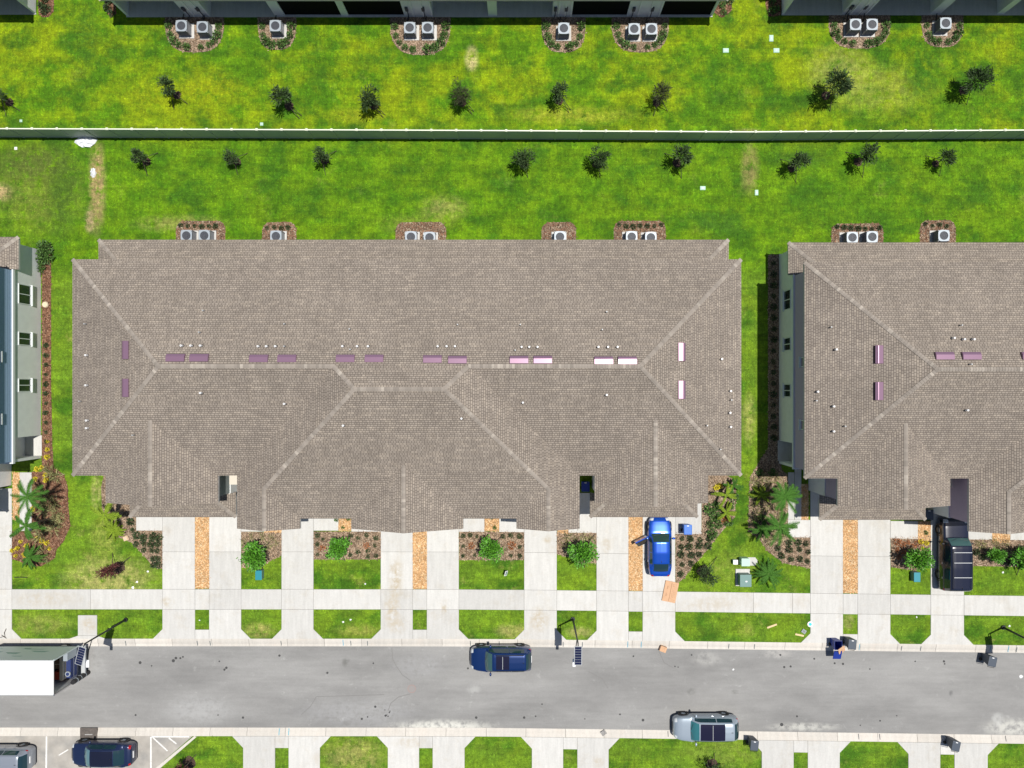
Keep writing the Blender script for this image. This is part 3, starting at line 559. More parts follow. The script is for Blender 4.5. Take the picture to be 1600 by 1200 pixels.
    for i in range(0, len(ed), 2):
        a = LV(ed[i], 437, 0); c = LV(ed[i+1], 395, 0)
        p = MB().box(a[0], c[0], a[1], c[1], 0, 2.83)
        if ed[i+1]-ed[i] > 20:
            w = (ed[i+1]-ed[i])/20
            for fx in (.0, .30, .64): p.box(a[0]+w*fx+.001, a[0]+w*fx+.12, c[1], c[1]+.10, 0, 2.82)
        pr = p.obj('lanai_pier', STUC, T)
        if ed[i+1]-ed[i] > 20:
            for fx in (.24, .8):
                w = (ed[i+1]-ed[i])/20; MB().box(a[0]+w*fx, a[0]+w*fx+.22, c[1]+.001, c[1]+.14, .9, 1.35).obj('meter_box', ACD, pr)
                MB().tube([(a[0]+w*fx+.1, c[1]+.05, .9), (a[0]+w*fx+.1, c[1]+.06, .15), (a[0]+w*fx+.3, c[1]+.5, .1)], .04).obj('conduit', ACD, pr)
    a = LV(198, 437, 0); c = LV(1113, 393, 0); MB().box(a[0], c[0], a[1], c[1], -.05, .06).obj('lanai_slab', CONC, T)
    if detail:
        for i, (x0, x1) in enumerate(LANS):
            if i in screens:
                a = LV(x0, 397.5, 0); c = LV(x1, 396.5, 0); MB().box(a[0]+.01, c[0]-.01, a[1], c[1], .07, 2.82).obj('lanai_screen', SCREEN, T)
            else:
                a = LV(x0+22, 436.9, 0); c = LV(x1-22, 436.0, 0); MB().box(a[0], c[0], a[1], c[1], .08, 2.3).obj('sliding_door', GLASS, T)
    # garage doors and front entries
    for x0, x1, y in ((252,306,762), (325,379,762), (437,490,794), (594,646,794), (666,718,794), (822,872,794), (933,985,762), (1004,1058,762)):
        a = LV(x0, y, 0); c = LV(x1, y, 0); g = MB()
        for k in range(4): g.box(a[0], c[0], a[1]-.05, a[1]-.002, .04+k*.55, .56+k*.55)
        g.obj('garage_door', TRIM, T)
        MB().box((a[0]+c[0])/2+(c[0]-a[0])/2+.25, (a[0]+c[0])/2+(c[0]-a[0])/2+.42, a[1]-.18, a[1]-.002, 2.2, 2.45).obj('wall_lamp', BLK, T)
    for x, y in ((519,780), (566,780), (746,780), (796,780), (906,720), (408,720)):
        a = LV(x, y, 0); MB().box(a[0]-.45, a[0]+.45, a[1]-.05, a[1]-.002, .03, 2.15).obj('front_door', M('front_door', (.16,.2,.22), .5), T)
    # stub wall and cream face in the left entry slot
    a = LV(402, 745, 0); MB().box(a[0]-.35, a[0]+1.3/2+.02, a[1], a[1]+1.2, 0, 4.4).obj('entry_wall', STUCW, T)
    # roof vents: low metal hoods open on the downhill side
    def hood(x, y, z, ax, h=1.22, tilt=0):
        w = .25; b = MB()
        b.add([(-h/2, -w, -.06), (h/2, -w, -.06), (h/2, w, -.26), (-h/2, w, -.26), (-h/2, -w, .08), (h/2, -w, .08), (h/2, w*.35, .055), (-h/2, w*.35, .055), (h/2, w, -.06), (-h/2, w, -.06)], [(4,5,6,7), (7,6,8,9), (0,1,5,4), (1,2,8,6,5), (3,0,4,7,9), (0,3,2,1), (2,3,9,8)])
        p = LV(x, y, z); me = b.me('roof_vent', VENT, bevel=.012, seg=1); o = link('roof_vent', me, T, (p[0], p[1], p[2]+.12)); o.rotation_euler = (tilt, 0, ax)
        MB().box(-h/2+.03, h/2-.03, w+.001, w+.012, -.2, -.07).obj('vent_slot', BLACK, o)
    for px, py, kind in vents or []:
        side = kind; zc = 8.75 if kind == 'b' else 7.9
        gx, gy = P(px, py, zc); lx = gx-(loc.x*20+NX)+CX; ly = gy-(NY-loc.y*20)+CY
        z = zf(ly-427) if kind == 'b' else (zf(lx-190) if kind == 'l' else zf(1121-lx))
        gx, gy = P(px, py, z); lx = gx-(loc.x*20+NX)+CX; ly = gy-(NY-loc.y*20)+CY
        z = zf(ly-427) if kind == 'b' else (zf(lx-190) if kind == 'l' else zf(1121-lx))
        hood(lx, ly, z, {'b': 0, 'l': math.pi/2, 'r': -math.pi/2}[kind], tilt=.16 if kind == 'l' and loc.x > 20 else 0)
    def planez(lx, ly):
        ds = [ly-427, lx-190, 1121-lx]
        if 419 <= lx <= 896 and ly > 500: d = min(ly-427, 788-ly, max(lx-419, 0), max(896-lx, 0)) if True else 0; d = max(d, min(min(ds), 728-ly))
        else: d = min(ds+[728-ly])
        return zf(max(d, 0))
    for px, py, big in pipes or []:
        z = 7.5
        for _ in range(5):
            gx, gy = P(px, py, z+.25); lx = gx-(loc.x*20+NX)+CX; ly = gy-(NY-loc.y*20)+CY; z = planez(lx, ly)
        p = LV(lx, ly, z); r = .068 if big else .042
        o = MB().cyl((0,0), r, -.1, .32, 10).obj('vent_pipe', PVC if big else LEAD, T, loc=p); MB().cyl((0,0), r*1.7, -.06, .06, 10, r*1.1).obj('pipe_boot', STAKE, o)
        MB().cyl((0,0), r*.4, .321, .325, 8).obj('pipe_mouth', BLACK, o)
    return T
vm = [(275,559,'b'),(312,559,'b'),(405,560,'b'),(449,560,'b'),(540,560,'b'),(585,560,'b'),(676,561,'b'),(715,562,'b'),(811,562,'b'),(848,562,'b'),(943,563,'b'),(980,563,'b'),(197,547,'l'),(197,606,'l'),(1065,550,'r'),(1065,609,'r')]
pm = [(283,540,1),(298,540,1),(313,540,1),(403,541,1),(416,541,1),(430,541,1),(444,541,0),(535,541,1),(558,541,1),(575,541,1),(684,541,1),(698,541,1),(711,541,1),(815,542,1),(827,542,1),(840,542,1),(935,542,1),(950,542,1),(965,542,1),
      (317,485,0),(311,519,0),(132,506,0),(134,555,1),(134,602,1),(135,657,1),(135,669,1),(124,627,0),(207,680,0),(313,614,1),(444,506,0),(546,514,0),(715,507,0),(444,631,1),(536,665,1),(721,654,1),(948,487,0),(941,515,0),(813,507,0),(547,546,0),(805,547,0),
      (1128,561,1),(1142,611,1),(1143,625,0),(1141,645,1),(1142,667,1),(1105,665,0),(1126,702,0),(948,617,1),(817,629,1)]
house('long shingled townhouse block in the centre with twelve ridge vents in a row', G(CX, CY), 0, SID_G, 'lr', vm, pm, winr='lr')
vr = [(1372,554,'l'),(1372,611,'l'),(1475,556,'b'),(1517,556,'b'),(1610,556,'b'),(1655,556,'b')]
prr = [(1491,528,1),(1507,530,1),(1522,530,1),(1503,508,0),(1299,511,0),(1307,546,1),(1278,612,1),(1276,626,0),(1303,635,1),(1321,666,0),(1303,674,1),(1512,641,1),(1518,569,0)]
house('shingled townhouse block at the right edge showing its mauve upper end wall', G(CX+1019, CY+4), 0, SID_M, 'l', vr, prr, winr='l')
house('townhouse block at the left edge showing blue siding over a pale stucco wall', G(CX-1049, CY-4), 0, SID_B, 'r', None, None, winr='r')
house('grey-green townhouse block along the top edge, the long middle one facing the lawn', G(CX, 25-183), math.pi, SID_G, screens=(0, 1, 4, 5))
house('townhouse block at the top right corner with open shaded lanais', G(CX+1023, 22-183), math.pi, SID_G, screens=())
house('townhouse block at the top left corner with a pale corner wall', G(CX-1056, 21-183), math.pi, SID_G, screens=())
# ================================================================ FENCE
FL_ = [(-140,213.5),(600,216.2),(1160,219),(1740,215.2)]
def fy(x):
    for (a, b), (c, d) in zip(FL_, FL_[1:]):
        if x <= c: return b+(d-b)*(x-a)/(c-a)
fen = thing('vinyl_fence', 'long pale vinyl privacy fence running between the two back lawns', 'fence', G(800, fy(800)))
o0 = fen.location; FH = 1.8; xs = []; x = 817-770*1.0*.9985
x = P(50, 201, FH)[0]-37.6*3
while x < 1740: xs.append(x); x += 37.7
post = MB().box(-.065, .065, -.065, .065, -.1, FH+.02).me('post', VINYL); 
capm = MB(); capm.box(-.085, .085, -.085, .085, FH+.021, FH+.05); capm.add([(-.07,-.07,FH+.051),(.07,-.07,FH+.051),(.07,.07,FH+.051),(-.07,.07,FH+.051),(0,0,FH+.11)], [(0,1,4),(1,2,4),(2,3,4),(3,0,4)]); capm = capm.me('post_cap', VINYLW)
pan = MB(); L_ = 37.7/20
for i in range(7): pan.box(.075+i*(L_-.15)/7+.004, .075+(i+1)*(L_-.15)/7-.004, -.018, .018, .08, FH-.09)
pan.box(.07, L_-.07, -.012, .012, .1, FH-.1); pan = pan.me('panel', VINYL)
rail = MB().box(.068, L_-.068, -.04, .04, FH-.085, FH).me('top_rail', VINYLW); rail2 = MB().box(.068, L_-.068, -.035, .035, .02, .1).me('bottom_rail', VINYL)
for i, x in enumerate(xs):
    p = G(x, fy(x))-o0; po = link('post', post, fen, p); link('post_cap', capm, po)
    if i+1 < len(xs):
        q = G(xs[i+1], fy(xs[i+1]))-o0; a = math.atan2(q.y-p.y, q.x-p.x)
        pp = link('panel', pan, fen, p, a); link('top_rail', rail, fen, p, a); link('bottom_rail', rail2, fen, p, a)
# ================================================================ AIR CONDITIONERS
def copy_tree(o, parent=None):
    c = o.copy(); COL.objects.link(c); c.parent = parent
    for ch in o.children: copy_tree(ch, c)
    return c
def make_ac():
    t = thing('air_conditioner', 'x', 'air conditioner')
    s = .40; b = MB()
    b.box(-s, s, -s, s, .05, .86); c = b.obj('casing', ACD, t)
    g = MB()
    for i in range(9): g.box(-s-.012, s+.012, -s-.012, s+.012, .09+i*.083, .125+i*.083)
    for sx in (-1, 1):
        for sy in (-1, 1): g.box(sx*s-.035, sx*s+.035, sy*s-.035, sy*s+.035, .05, .862)
    g.obj('louvres', M('ac_grille', (.25,.26,.28), .5), t)
    top = MB(); n = 24; R = .33; r0 = []
    v = []; f = []
    for k in range(n):
        a = 2*math.pi*k/n; ca, sa = math.cos(a), math.sin(a); w = .435; e = 5; m_ = (abs(ca)**e+abs(sa)**e)**(-1/e)*w
        v += [(ca*R, sa*R, .90), (ca*m_, sa*m_, .90), (ca*m_, sa*m_, .855), (ca*R, sa*R, .80)]
    for k in range(n):
        j = (k+1) % n
        for q in range(4): f.append((k*4+q, j*4+q, j*4+(q+1) % 4, k*4+(q+1) % 4))
    me = mesh('top_cover', v, f, ACW); bm = bmesh.new(); bm.from_mesh(me); bmesh.ops.recalc_face_normals(bm, faces=bm.faces); bm.to_mesh(me); bm.free(); link('top_cover', me, t)
    MB().cyl((0,0), R-.005, .78, .80, 20).obj('fan_well', ACD, t)
    fb = MB()
    for k in range(3):
        a0 = 2*math.pi*k/3; pts = []
        for rr, w0 in ((.05, .3), (.18, .5), (.31, .62)):
            for sgn in (-1, 1): pts.append((rr*math.cos(a0+sgn*w0), rr*math.sin(a0+sgn*w0), .83+sgn*.02))
        fb.add(pts, [(0,1,3,2), (2,3,5,4)])
    fb.obj('fan_blades', ACF, t); MB().cyl((0,0), .06, .81, .875, 14).obj('fan_motor', ACD, t)
    gr = MB()
    for R2 in (.12, .18, .24, .30):
        for k in range(20):
            a, c2 = 2*math.pi*k/20, 2*math.pi*(k+1)/20; gr.tube([(R2*math.cos(a), R2*math.sin(a), .893), (R2*math.cos(c2), R2*math.sin(c2), .893)], .002, 3)
    for k in range(10):
        a = 2*math.pi*k/10; gr.tube([(.07*math.cos(a), .07*math.sin(a), .895), (.335*math.cos(a), .335*math.sin(a), .895)], .002, 3)
    gr.obj('fan_guard', BLK, t)
    MB().box(-.585, .585, -.585, .585, .0, .07).obj('base_pad', CONC, t, loc=(.03, .02, 0))
    ln = MB().tube([(-.3, s, .25), (-.3, s+.25, .12), (-.2, s+.9, .1)], .03).obj('refrigerant_line', BLK, t)
    return t
ac0 = make_ac(); first = True
ACL = [(283,40,'top','left air conditioner of the pair furthest left under the top block'),(316,42,'top','right air conditioner of the pair furthest left under the top block'),(430,40,'top','lone air conditioner on a pad at upper left, right of the leftmost pair'),
 (640,43,'top','left air conditioner of the pair at top centre in a shrub ringed bed'),(668,43,'top','right air conditioner of the pair at top centre in a shrub ringed bed'),(881,44,'top','lone air conditioner in the top row just right of centre'),
 (991,45,'top','left air conditioner of the pair near the right end of the middle top block'),(1018,45,'top','right air conditioner of the pair near the right end of the middle top block'),(1337,38,'top','left air conditioner of the pair under the top right block'),
 (1363,38,'top','right air conditioner of the pair under the top right block'),(1478,36,'top','lone air conditioner in the top right corner, furthest right in its row'),
 (291,368,'low','left air conditioner of the leftmost pair behind the central roof'),(319,368,'low','right air conditioner of the leftmost pair behind the central roof'),(431,369,'low','lone air conditioner behind the left half of the central roof'),
 (642,370,'low','left air conditioner of the middle pair behind the central roof'),(671,371,'low','right air conditioner of the middle pair behind the central roof'),(875,370,'low','lone air conditioner behind the right half of the central roof'),
 (987,370,'low','left air conditioner of the rightmost pair behind the central roof'),(1017,371,'low','right air conditioner of the rightmost pair behind the central roof'),
 (1332,371,'low','left air conditioner of the pair behind the right hand roof'),(1363,370,'low','right air conditioner of the pair behind the right hand roof'),(1475,368,'low','lone air conditioner behind the right hand roof')]
for px, py, row, lab in ACL:
    t = ac0 if first else copy_tree(ac0); first = False; t['label'] = lab; t['group'] = 'air conditioners along the back walls'
    gx, gy = P(px, py, .9); t.location = G(gx, gy, 0)
    if row == 'low': t.rotation_euler = (0, 0, math.pi)
# ================================================================ PLANTS
def leaves(n, rad, zc, ll, lw, seed, droop=.2, clumps=0, shape=None, up=.3):
    r = random.Random(seed); v = []; f = []
    C = [(Vector((r.gauss(0,1), r.gauss(0,1), r.gauss(0,1))).normalized()*r.uniform(.15, .85)) for _ in range(clumps)] if clumps else None
    for i in range(n):
        if C:
            c = C[r.randrange(len(C))]; d = Vector((r.gauss(0,1), r.gauss(0,1), r.gauss(0,1)))*.17; p = c+d
        else: p = Vector((r.gauss(0,1), r.gauss(0,1), r.gauss(0,1))).normalized()*r.random()**.45
        out = (p+Vector((0,0,up))).normalized(); p = Vector((p.x*rad[0], p.y*rad[1], p.z*rad[2]+zc))
        d = (out+Vector((r.uniform(-.7,.7), r.uniform(-.7,.7), r.uniform(-.6,.5)))).normalized(); s = d.cross(Vector((r.uniform(-1,1), r.uniform(-1,1), r.uniform(.2,1)))).normalized()
        L = ll*r.uniform(.6, 1.3); w = lw*r.uniform(.7, 1.2); b = len(v)
        m_ = p+d*L*.5; e = p+d*L-Vector((0,0,droop*L)); v += [tuple(p), tuple(m_+s*w), tuple(e), tuple(m_-s*w)]; f += [(b, b+1, b+2), (b, b+2, b+3)]
    return v, f
def limbs(h, rad, zc, seed, n=9, r0=.045):
    r = random.Random(seed); m_ = MB(); bend = Vector((r.uniform(-.08,.08), r.uniform(-.08,.08), 0))
    top = Vector((0,0,h*.62))+bend; m_.tube([(0,0,-.05), tuple(bend*.5+Vector((0,0,h*.3))), tuple(top), tuple(top+Vector((0,0,h*.25)))], [r0, r0*.8, r0*.6, r0*.2], 7)
    for i in range(n):
        a = 2*math.pi*i/n+r.uniform(-.3,.3); z = h*r.uniform(.38, .66); e = r.uniform(.65, 1.0)
        s = Vector((bend.x, bend.y, z)); t = Vector((math.cos(a)*rad[0]*e, math.sin(a)*rad[1]*e, zc+rad[2]*r.uniform(-.3,.8)))
        m_.tube([tuple(s), tuple(s.lerp(t, .5)+Vector((0,0,.08))), tuple(t)], [r0*.5, r0*.3, r0*.1], 5)
    return m_
def make_tree(name, lab, cat, h, rad, zc, nl, ll, lw, leafm, seed, clumps=0, braces=((-.25,-1.1),(.85,-.7),(.7,.8)), ring=.34, group=None, r0=.04):
    t = thing(name, lab, cat, group=group); link('trunk', limbs(h, rad, zc, seed, r0=r0).me('trunk', BARK, smooth=True), t)
    v, f = leaves(nl, rad, zc, ll, lw, seed, clumps=clumps); link('crown', mesh('crown', v, f, leafm), t)
    for bx, by in braces:
        MB().tube([(bx*.05, by*.05, h*.42), (bx, by, .02)], .024, 5).obj('brace', STAKE, t)
    if ring:
        q = MB(); n = 14; rr = random.Random(seed); q.add([(0,0,.05)]+[(ring*rr.uniform(.8,1.15)*math.cos(2*math.pi*k/n), ring*rr.uniform(.8,1.15)*math.sin(2*math.pi*k/n), .008) for k in range(n)], [(0, 1+k, 1+(k+1) % n) for k in range(n)])
        q.obj('mulch_ring', RINGM, t)
    return t
DT = []; RINGM = M('ring_mulch', (.06,.035,.025), .95, var=.4, vscale=12)
BR = [((-.25,-1.1),(.85,-.7)), ((.9,.75),(.05,-1.15)), ((.9,-.7),(.75,-.9)), ((-.9,.7),(.3,-1.1))]
for s, (h, rad, zc, nl, ll, lw, mt, cl) in enumerate([(2.3,(.62,.62,.75),1.75,620,.26,.035,LEAFD,16), (2.5,(.85,.8,.85),1.8,900,.3,.032,LEAFD,20), (2.0,(.55,.6,.6),1.45,520,.25,.034,LEAFD,14), (2.4,(.8,.75,.8),1.7,720,.32,.022,LEAFO,18), (2.7,(.95,.95,.9),2.0,1200,.3,.035,LEAFD,22)]):
    DT.append((h, rad, zc, nl, ll, lw, mt, cl, s))
TREES = [  # base plan x, y, kind, scale, turn, braces, label
 (15,160,2,1,0,0,'small dark sapling cut by the left edge, above the fence'),(277,149,0,1,.5,0,'leaning dark sapling above the fence, second from the left edge'),(452,166,0,1.1,2,2,'compact dark sapling above the fence below the lone upper left air conditioner'),
 (584,166,1,1,1,2,'wide sapling above the fence left of the top centre air conditioner pair'),(722,160,3,1.05,0,2,'sapling standing just below the straw coloured bare patch'),(874,158,0,1,3,2,'thin sapling above the fence below the lone air conditioner right of centre'),
 (1026,160,3,1,2,0,'spiky olive sapling above the fence below the right pair of the middle top block'),(1290,150,4,1.1,0,3,'tall sapling below the air conditioner pair of the top right block'),(1504,142,4,1,2,3,'tall sapling furthest right above the fence'),
 (230,253,2,.95,0,1,'small sapling just below the fence, furthest left in its row'),(371,253,2,.9,2,1,'small sapling below the fence, second from the left in the lower row'),(508,251,2,1,4,1,'rounded small sapling below the fence, third from the left in the lower row'),
 (819,257,1,.95,0,3,'wide sapling below the fence near the photo centre, fourth in the lower row'),(932,257,1,.95,2,3,'bushy sapling below the fence, fifth from the left in the lower row'),(1058,255,0,1.1,1,3,'sapling below the fence left of the worn brown lawn seam'),
 (1237,263,0,1,2,3,'sapling below the fence just right of the worn brown lawn seam'),(1341,253,0,1.1,3,3,'sapling below the fence behind the pair of the right hand roof'),(1462,256,0,.9,1,3,'sapling furthest right in the row below the fence')]
cache = {}
for gx, gy, k, sc, tz, br, lab in TREES:
    if (k, br) not in cache:
        h, rad, zc, nl, ll, lw, mt, cl, s = DT[k]; t = make_tree('young_tree', lab, 'sapling', h, rad, zc, nl, ll, lw, mt, s+1, cl, BR[br]); cache[(k, br)] = t
    else: t = copy_tree(cache[(k, br)])
    t['label'] = lab; t['group'] = 'staked saplings on the back lawns'; t.location = G(gx, gy); t.scale = (sc*1.0,)*3
    for ch in t.children:
        if ch.name.startswith('crown'): ch.rotation_euler = (0, 0, tz)
FT = [(407,862,1.15,'bright green bushy tree beside the teal box, furthest left in the front yards',0),(535,852,.95,'bright green round tree in the wide mulch bed left of centre',0),(769,852,1,'bright green round tree above the small yard sign',0),(908,856,1.15,'bright green bushy tree left of the blue sedan',0),(1420,868,1.1,'bright green bushy tree left of the black off-roader',1),(1583,868,1.15,'bright green bush tree at the right edge beyond the black off-roader',1),(1545,864,.7,'small dark green tree just right of the black off-roader',1)]
ft0 = None
for gx, gy, sc, lab, k in FT:
    if ft0 is None: ft0 = make_tree('front_yard_tree', lab, 'tree', 2.2, (.95,.95,.8), 1.45, 1700, .2, .055, LEAFB, 40, 26, ((1.0,1.0),(.25,-1.4)), 0); t = ft0
    else: t = copy_tree(ft0)
    t['label'] = lab; t['group'] = 'bright trees in the front yards'; t.location = G(gx, gy); t.scale = (sc*.95, sc*.95, sc*.9); t.rotation_euler = (0, 0, 0)
    for ch in t.children:
        if ch.name.startswith('crown'): ch.rotation_euler = (0, 0, gx)
for gx, gy, lab, mt, rad, br in [(186,886,'brownish red staked sapling on the patchy lawn left of the first driveway',LEAFR,(.95,.5,.5),((-.5,1.1),(.9,.8),(-.3,-.9))),(1098,892,'staked sapling on the lawn right of the blue sedan',LEAFD,(.8,.7,.6),((-.7,1.2),(1.1,1.1))),
          (1112,1196,'dark sapling on the southern lawn below the silver sedan',LEAFD,(.85,.9,.7),((.2,1),)),(295,1192,'reddish sapling on the southern lawn beside the parking bays',LEAFR,(.6,.5,.5),((.6,.7),))]:
    t = make_tree('young_tree', lab, 'sapling', 2.0, rad, 1.5, 650, .24, .032, mt, int(gx), 14, br, .5); t.location = G(gx, gy)
    if mt is LEAFR:
        for ch in t.children:
            if ch.name.startswith('crown'): ch.rotation_euler = (0, 0, .4)
# palms: arching fronds with leaflets
def frond(m_, a, L, rise, droop, w, rd, z0=0, x0=0, y0=0):
    pts = []; ca, sa = math.cos(a), math.sin(a); s = Vector((-sa, ca, 0))
    for i in range(9):
        t = i/8; pts.append(Vector((x0+ca*L*t, y0+sa*L*t, z0+rise*t-droop*t*t)))
    m_.tube([tuple(p) for p in pts[:7]], [.018*(1-i/9) for i in range(7)], 3)
    for i in range(1, 9):
        for sgn in (-1, 1):
            for k in (0, .33, .66):
                p = pts[i-1].lerp(pts[i], k); ww = w*math.sin(math.pi*min(1, (i+k)/9.5))**.6*rd.uniform(.8, 1.15); d = (pts[i]-pts[i-1]).normalized()
                e = p+(s*sgn*.8+d*.75+Vector((0,0,-.25))).normalized()*ww; q = d*.035
                m_.add([tuple(p-q), tuple(p+q), tuple(e)], [(0,1,2)])
def palm(lab, gx, gy, h, n, L, mt, w=.34, seed=1, name='palm', cat='palm', dead=0):
    t = thing(name, lab, cat, G(gx, gy)); rd = random.Random(seed)
    if h > .3: MB().tube([(0,0,-.05), (.03,.02,h*.5), (0,0,h)], [.11, .085, .07], 8).obj('trunk', BARK, t)
    for i in range(n):
        m_ = MB(); a = 2*math.pi*i/n*2.4+rd.uniform(-.2,.2); rr = rd.uniform(.15, .9); frond(m_, a, L*rd.uniform(.75,1.1), rr, rd.uniform(.5,.9), w, rd, max(h-.02, 0))
        m_.obj('frond', mt, t)
    return t
palm('green palm left of the curved bed, the upper of two beside the left walkway', 84, 767, 2.9, 13, 1.45, PALM, seed=1)
palm('green palm overhanging the left walkway, the lower of two in the left bed', 77, 811, 2.6, 12, 1.4, PALM, seed=2)
palm('low dark green fan palm at the bottom of the left mulch bed', 56, 868, .7, 18, 1.05, PALM, .2, 3)
palm('yellow-green palm at the lower left corner of the central roof', 192, 797, 2.4, 12, 1.2, PALMY, seed=4)
palm('green spiky clump on the lawn edge below the corner palm', 180, 828, .3, 16, .95, PALMY, .2, 5)
palm('green palm in front of the shaded side passage of the right block', 1205, 768, 2.9, 13, 1.35, PALM, seed=6)
palm('green palm at the corner of the right block walkway', 1198, 812, 2.8, 14, 1.5, PALM, seed=7)
palm('dark spiky palm on the lawn right of the transformer', 1196, 893, .8, 20, 1.2, PALM, .2, 8)
palm('thin palm clump in the bed at the lower right corner of the central roof', 1128, 770, 1.2, 10, 1.1, PALMY, .2, 9)
palm('small palm beside the lawn strip near the right end of the central roof', 1141, 757, .8, 10, .8, PALM, .16, 12)
palm('leafy orange-tinged clump in the bed right of the blue recycling cart', 1132, 800, .5, 12, .9, PALMY, .2, 10)
palm('grassy clump in the bed between the palms of the right block', 1185, 772, .4, 14, .9, PALMY, .2, 13)
palm('dark strappy clump at the lower end of the right block bed', 1186, 826, .6, 14, .95, PALM, .2, 14)
# shrubs
def shrub_me(seed, n, rad, ll, lw, mt): v, f = leaves(n, rad, rad[2]*.75, ll, lw, seed, up=.6); v = [(a, b, max(c, .01)) for a, b, c in v]; return mesh('shrub', v, f, mt)
SM = {k: [shrub_me(s+i*7, n, rad, ll, lw, mt) for s in range(3)] for i, (k, n, rad, ll, lw, mt) in enumerate([('g',150,(.3,.3,.25),.17,.05,SHR), ('d',130,(.27,.27,.22),.17,.05,SHRD), ('y',110,(.24,.24,.18),.15,.05,SHRY), ('o',80,(.24,.24,.16),.18,.03,SHRO), ('p',38,(.12,.12,.12),.5,.022,PALE), ('b',260,(.55,.5,.45),.2,.06,SHR)])}
def shrubs(pts, kind, lab, grp, name='shrub', cat='shrub', sc=1):
    ORD = ['leftmost', 'second from left', 'third from left', 'fourth from left', 'fifth from left', 'fifth from right', 'fourth from right', 'third from right', 'second from right', 'rightmost']
    xs_ = sorted(p[0] for p in pts); lab0 = lab
    for i, (x, y) in enumerate(pts):
        n = len(pts); k = xs_.index(x)
        if 1 < n <= 10: lab = lab0+', '+(ORD[k] if k < (n+1)//2 else ORD[10-n+k])
        o = link(name, SM[kind][(i*7+int(x)) % 3], None, G(x, y, .01), random.uniform(0, 6)); s = sc*random.uniform(.75, 1.2); o.scale = (s, s, s*random.uniform(.8,1.2)); tag(o, lab, cat, grp)
tops = ['far left pair','upper left single unit','top centre pair','single unit right of top centre','right pair of the middle top block','pair of the top right block','single unit in the top right corner']
for (x0, x1, y0, y1), nm in zip(TOPB, tops):
    w = (x1-x0)/2; c = (x0+x1)/2; pts = []
    for k in range(8 if w < 40 else 10):
        t = math.pi*(k+.2)/(7.4 if w < 40 else 9.4); pts.append((c+(w-7)*math.copysign(abs(math.cos(t))**.7, math.cos(t)), 37+(y1-37-7)*math.sin(t)**.8))
    shrubs(pts, 'g', 'leafy green shrub around the '+nm, 'shrubs around the air conditioners, '+nm, sc=.85)
lows = ['leftmost pair behind the central roof','left single unit behind the central roof','middle pair behind the central roof','right single unit behind the central roof','rightmost pair behind the central roof','pair behind the right roof','single unit behind the right roof']
for (x0, x1, y0), nm in zip(LOWB, lows):
    if nm in (lows[0], lows[1], lows[4], lows[5], lows[6]):
        shrubs([(x, y0+7+random.uniform(-1, 3)) for x in np.arange(x0+8, x1-4, 11)], 'd', 'small dark shrub by the '+nm, 'small shrubs behind the '+nm, sc=.6)
grid = lambda xs, ys: [(x+random.uniform(-1.5,1.5), y+random.uniform(-1.5,1.5)) for x in xs for y in ys]
inb = lambda pts, k: [p for p in pts if inpoly(np.array([p[0]]), np.array([p[1]]), BEDS[k][0])[0]]
shrubs(inb(grid((213,226,239,248), (838,849,860,871,882)), 'mainleft')+[(212,803),(206,815),(208,828)], 'd', 'dark clipped shrub in the planted block left of the first driveway', 'clipped shrubs left of the first driveway', sc=.8)
shrubs([(497,836),(505,842),(548,837),(560,840),(573,836),(588,840),(497,850),(560,862),(575,860),(586,852),(497,866),(548,867),(575,869),(588,868),(513,868)], 'd', 'tiny green shrub dotting the wide mulch bed left of centre', 'tiny shrubs in the bed left of centre', sc=.55)
shrubs([(504,856),(573,852)], 'o', 'orange-red leafed plant beside the round tree left of centre', 'orange plants in the bed left of centre', 'bedding_plant', 'plant')
shrubs([(724,837),(735,836),(745,838),(786,838),(798,836),(812,838),(724,853),(724,868),(798,868),(812,868),(812,854),(742,867)], 'd', 'tiny green shrub dotting the mulch bed above the yard sign', 'tiny shrubs in the bed above the yard sign', sc=.55)
shrubs([(737,853),(799,852)], 'o', 'orange plant beside the tree above the yard sign', 'orange plants above the yard sign', 'bedding_plant', 'plant')
shrubs([(393,838),(410,838),(425,840),(433,848),(382,846),(420,852)], 'p', 'yellowish tuft in the small bed by the teal box', 'yellowish tufts by the teal box', 'grass_tuft', 'plant', sc=.8)
shrubs([(886,838),(898,841),(912,838),(924,843),(882,850),(925,856)], 'p', 'pale strappy tuft in the bed left of the blue sedan driveway', 'pale tufts near the sedan driveway', 'grass_tuft', 'plant', sc=.8)
shrubs(inb(grid((1064,1078,1092,1106), (842,853,866,881,896)), 'mainright'), 'd', 'dark clipped shrub in rows below the blue recycling cart', 'clipped shrub rows below the blue recycling cart', sc=.78)
shrubs([(1112,833),(1122,820),(1109,818),(1118,806),(1137,815),(1108,795),(1120,790),(1141,790),(1145,775)], 'g', "loose green shrub at the central block's right end", 'loose shrubs at the right end', sc=1.1)
shrubs([(1118,762),(1124,759)], 'y', 'yellow flowering plant under the right eave of the central roof', 'yellow flowers under the right eave', 'flowering_plant', 'plant')
shrubs([(1131,812),(1137,802)], 'o', 'reddish plant by the curved edge of the bed right of the central block', 'reddish plants right of the central block', 'bedding_plant', 'plant')
shrubs([(1232,848),(1246,847),(1258,849),(1214,856),(1232,858),(1248,858),(1262,862),(1220,868),(1235,873),(1249,873),(1261,876)], 'd', 'dark clipped shrub in rows left of the right block driveway', 'clipped shrub rows left of the right block driveway', sc=.75)
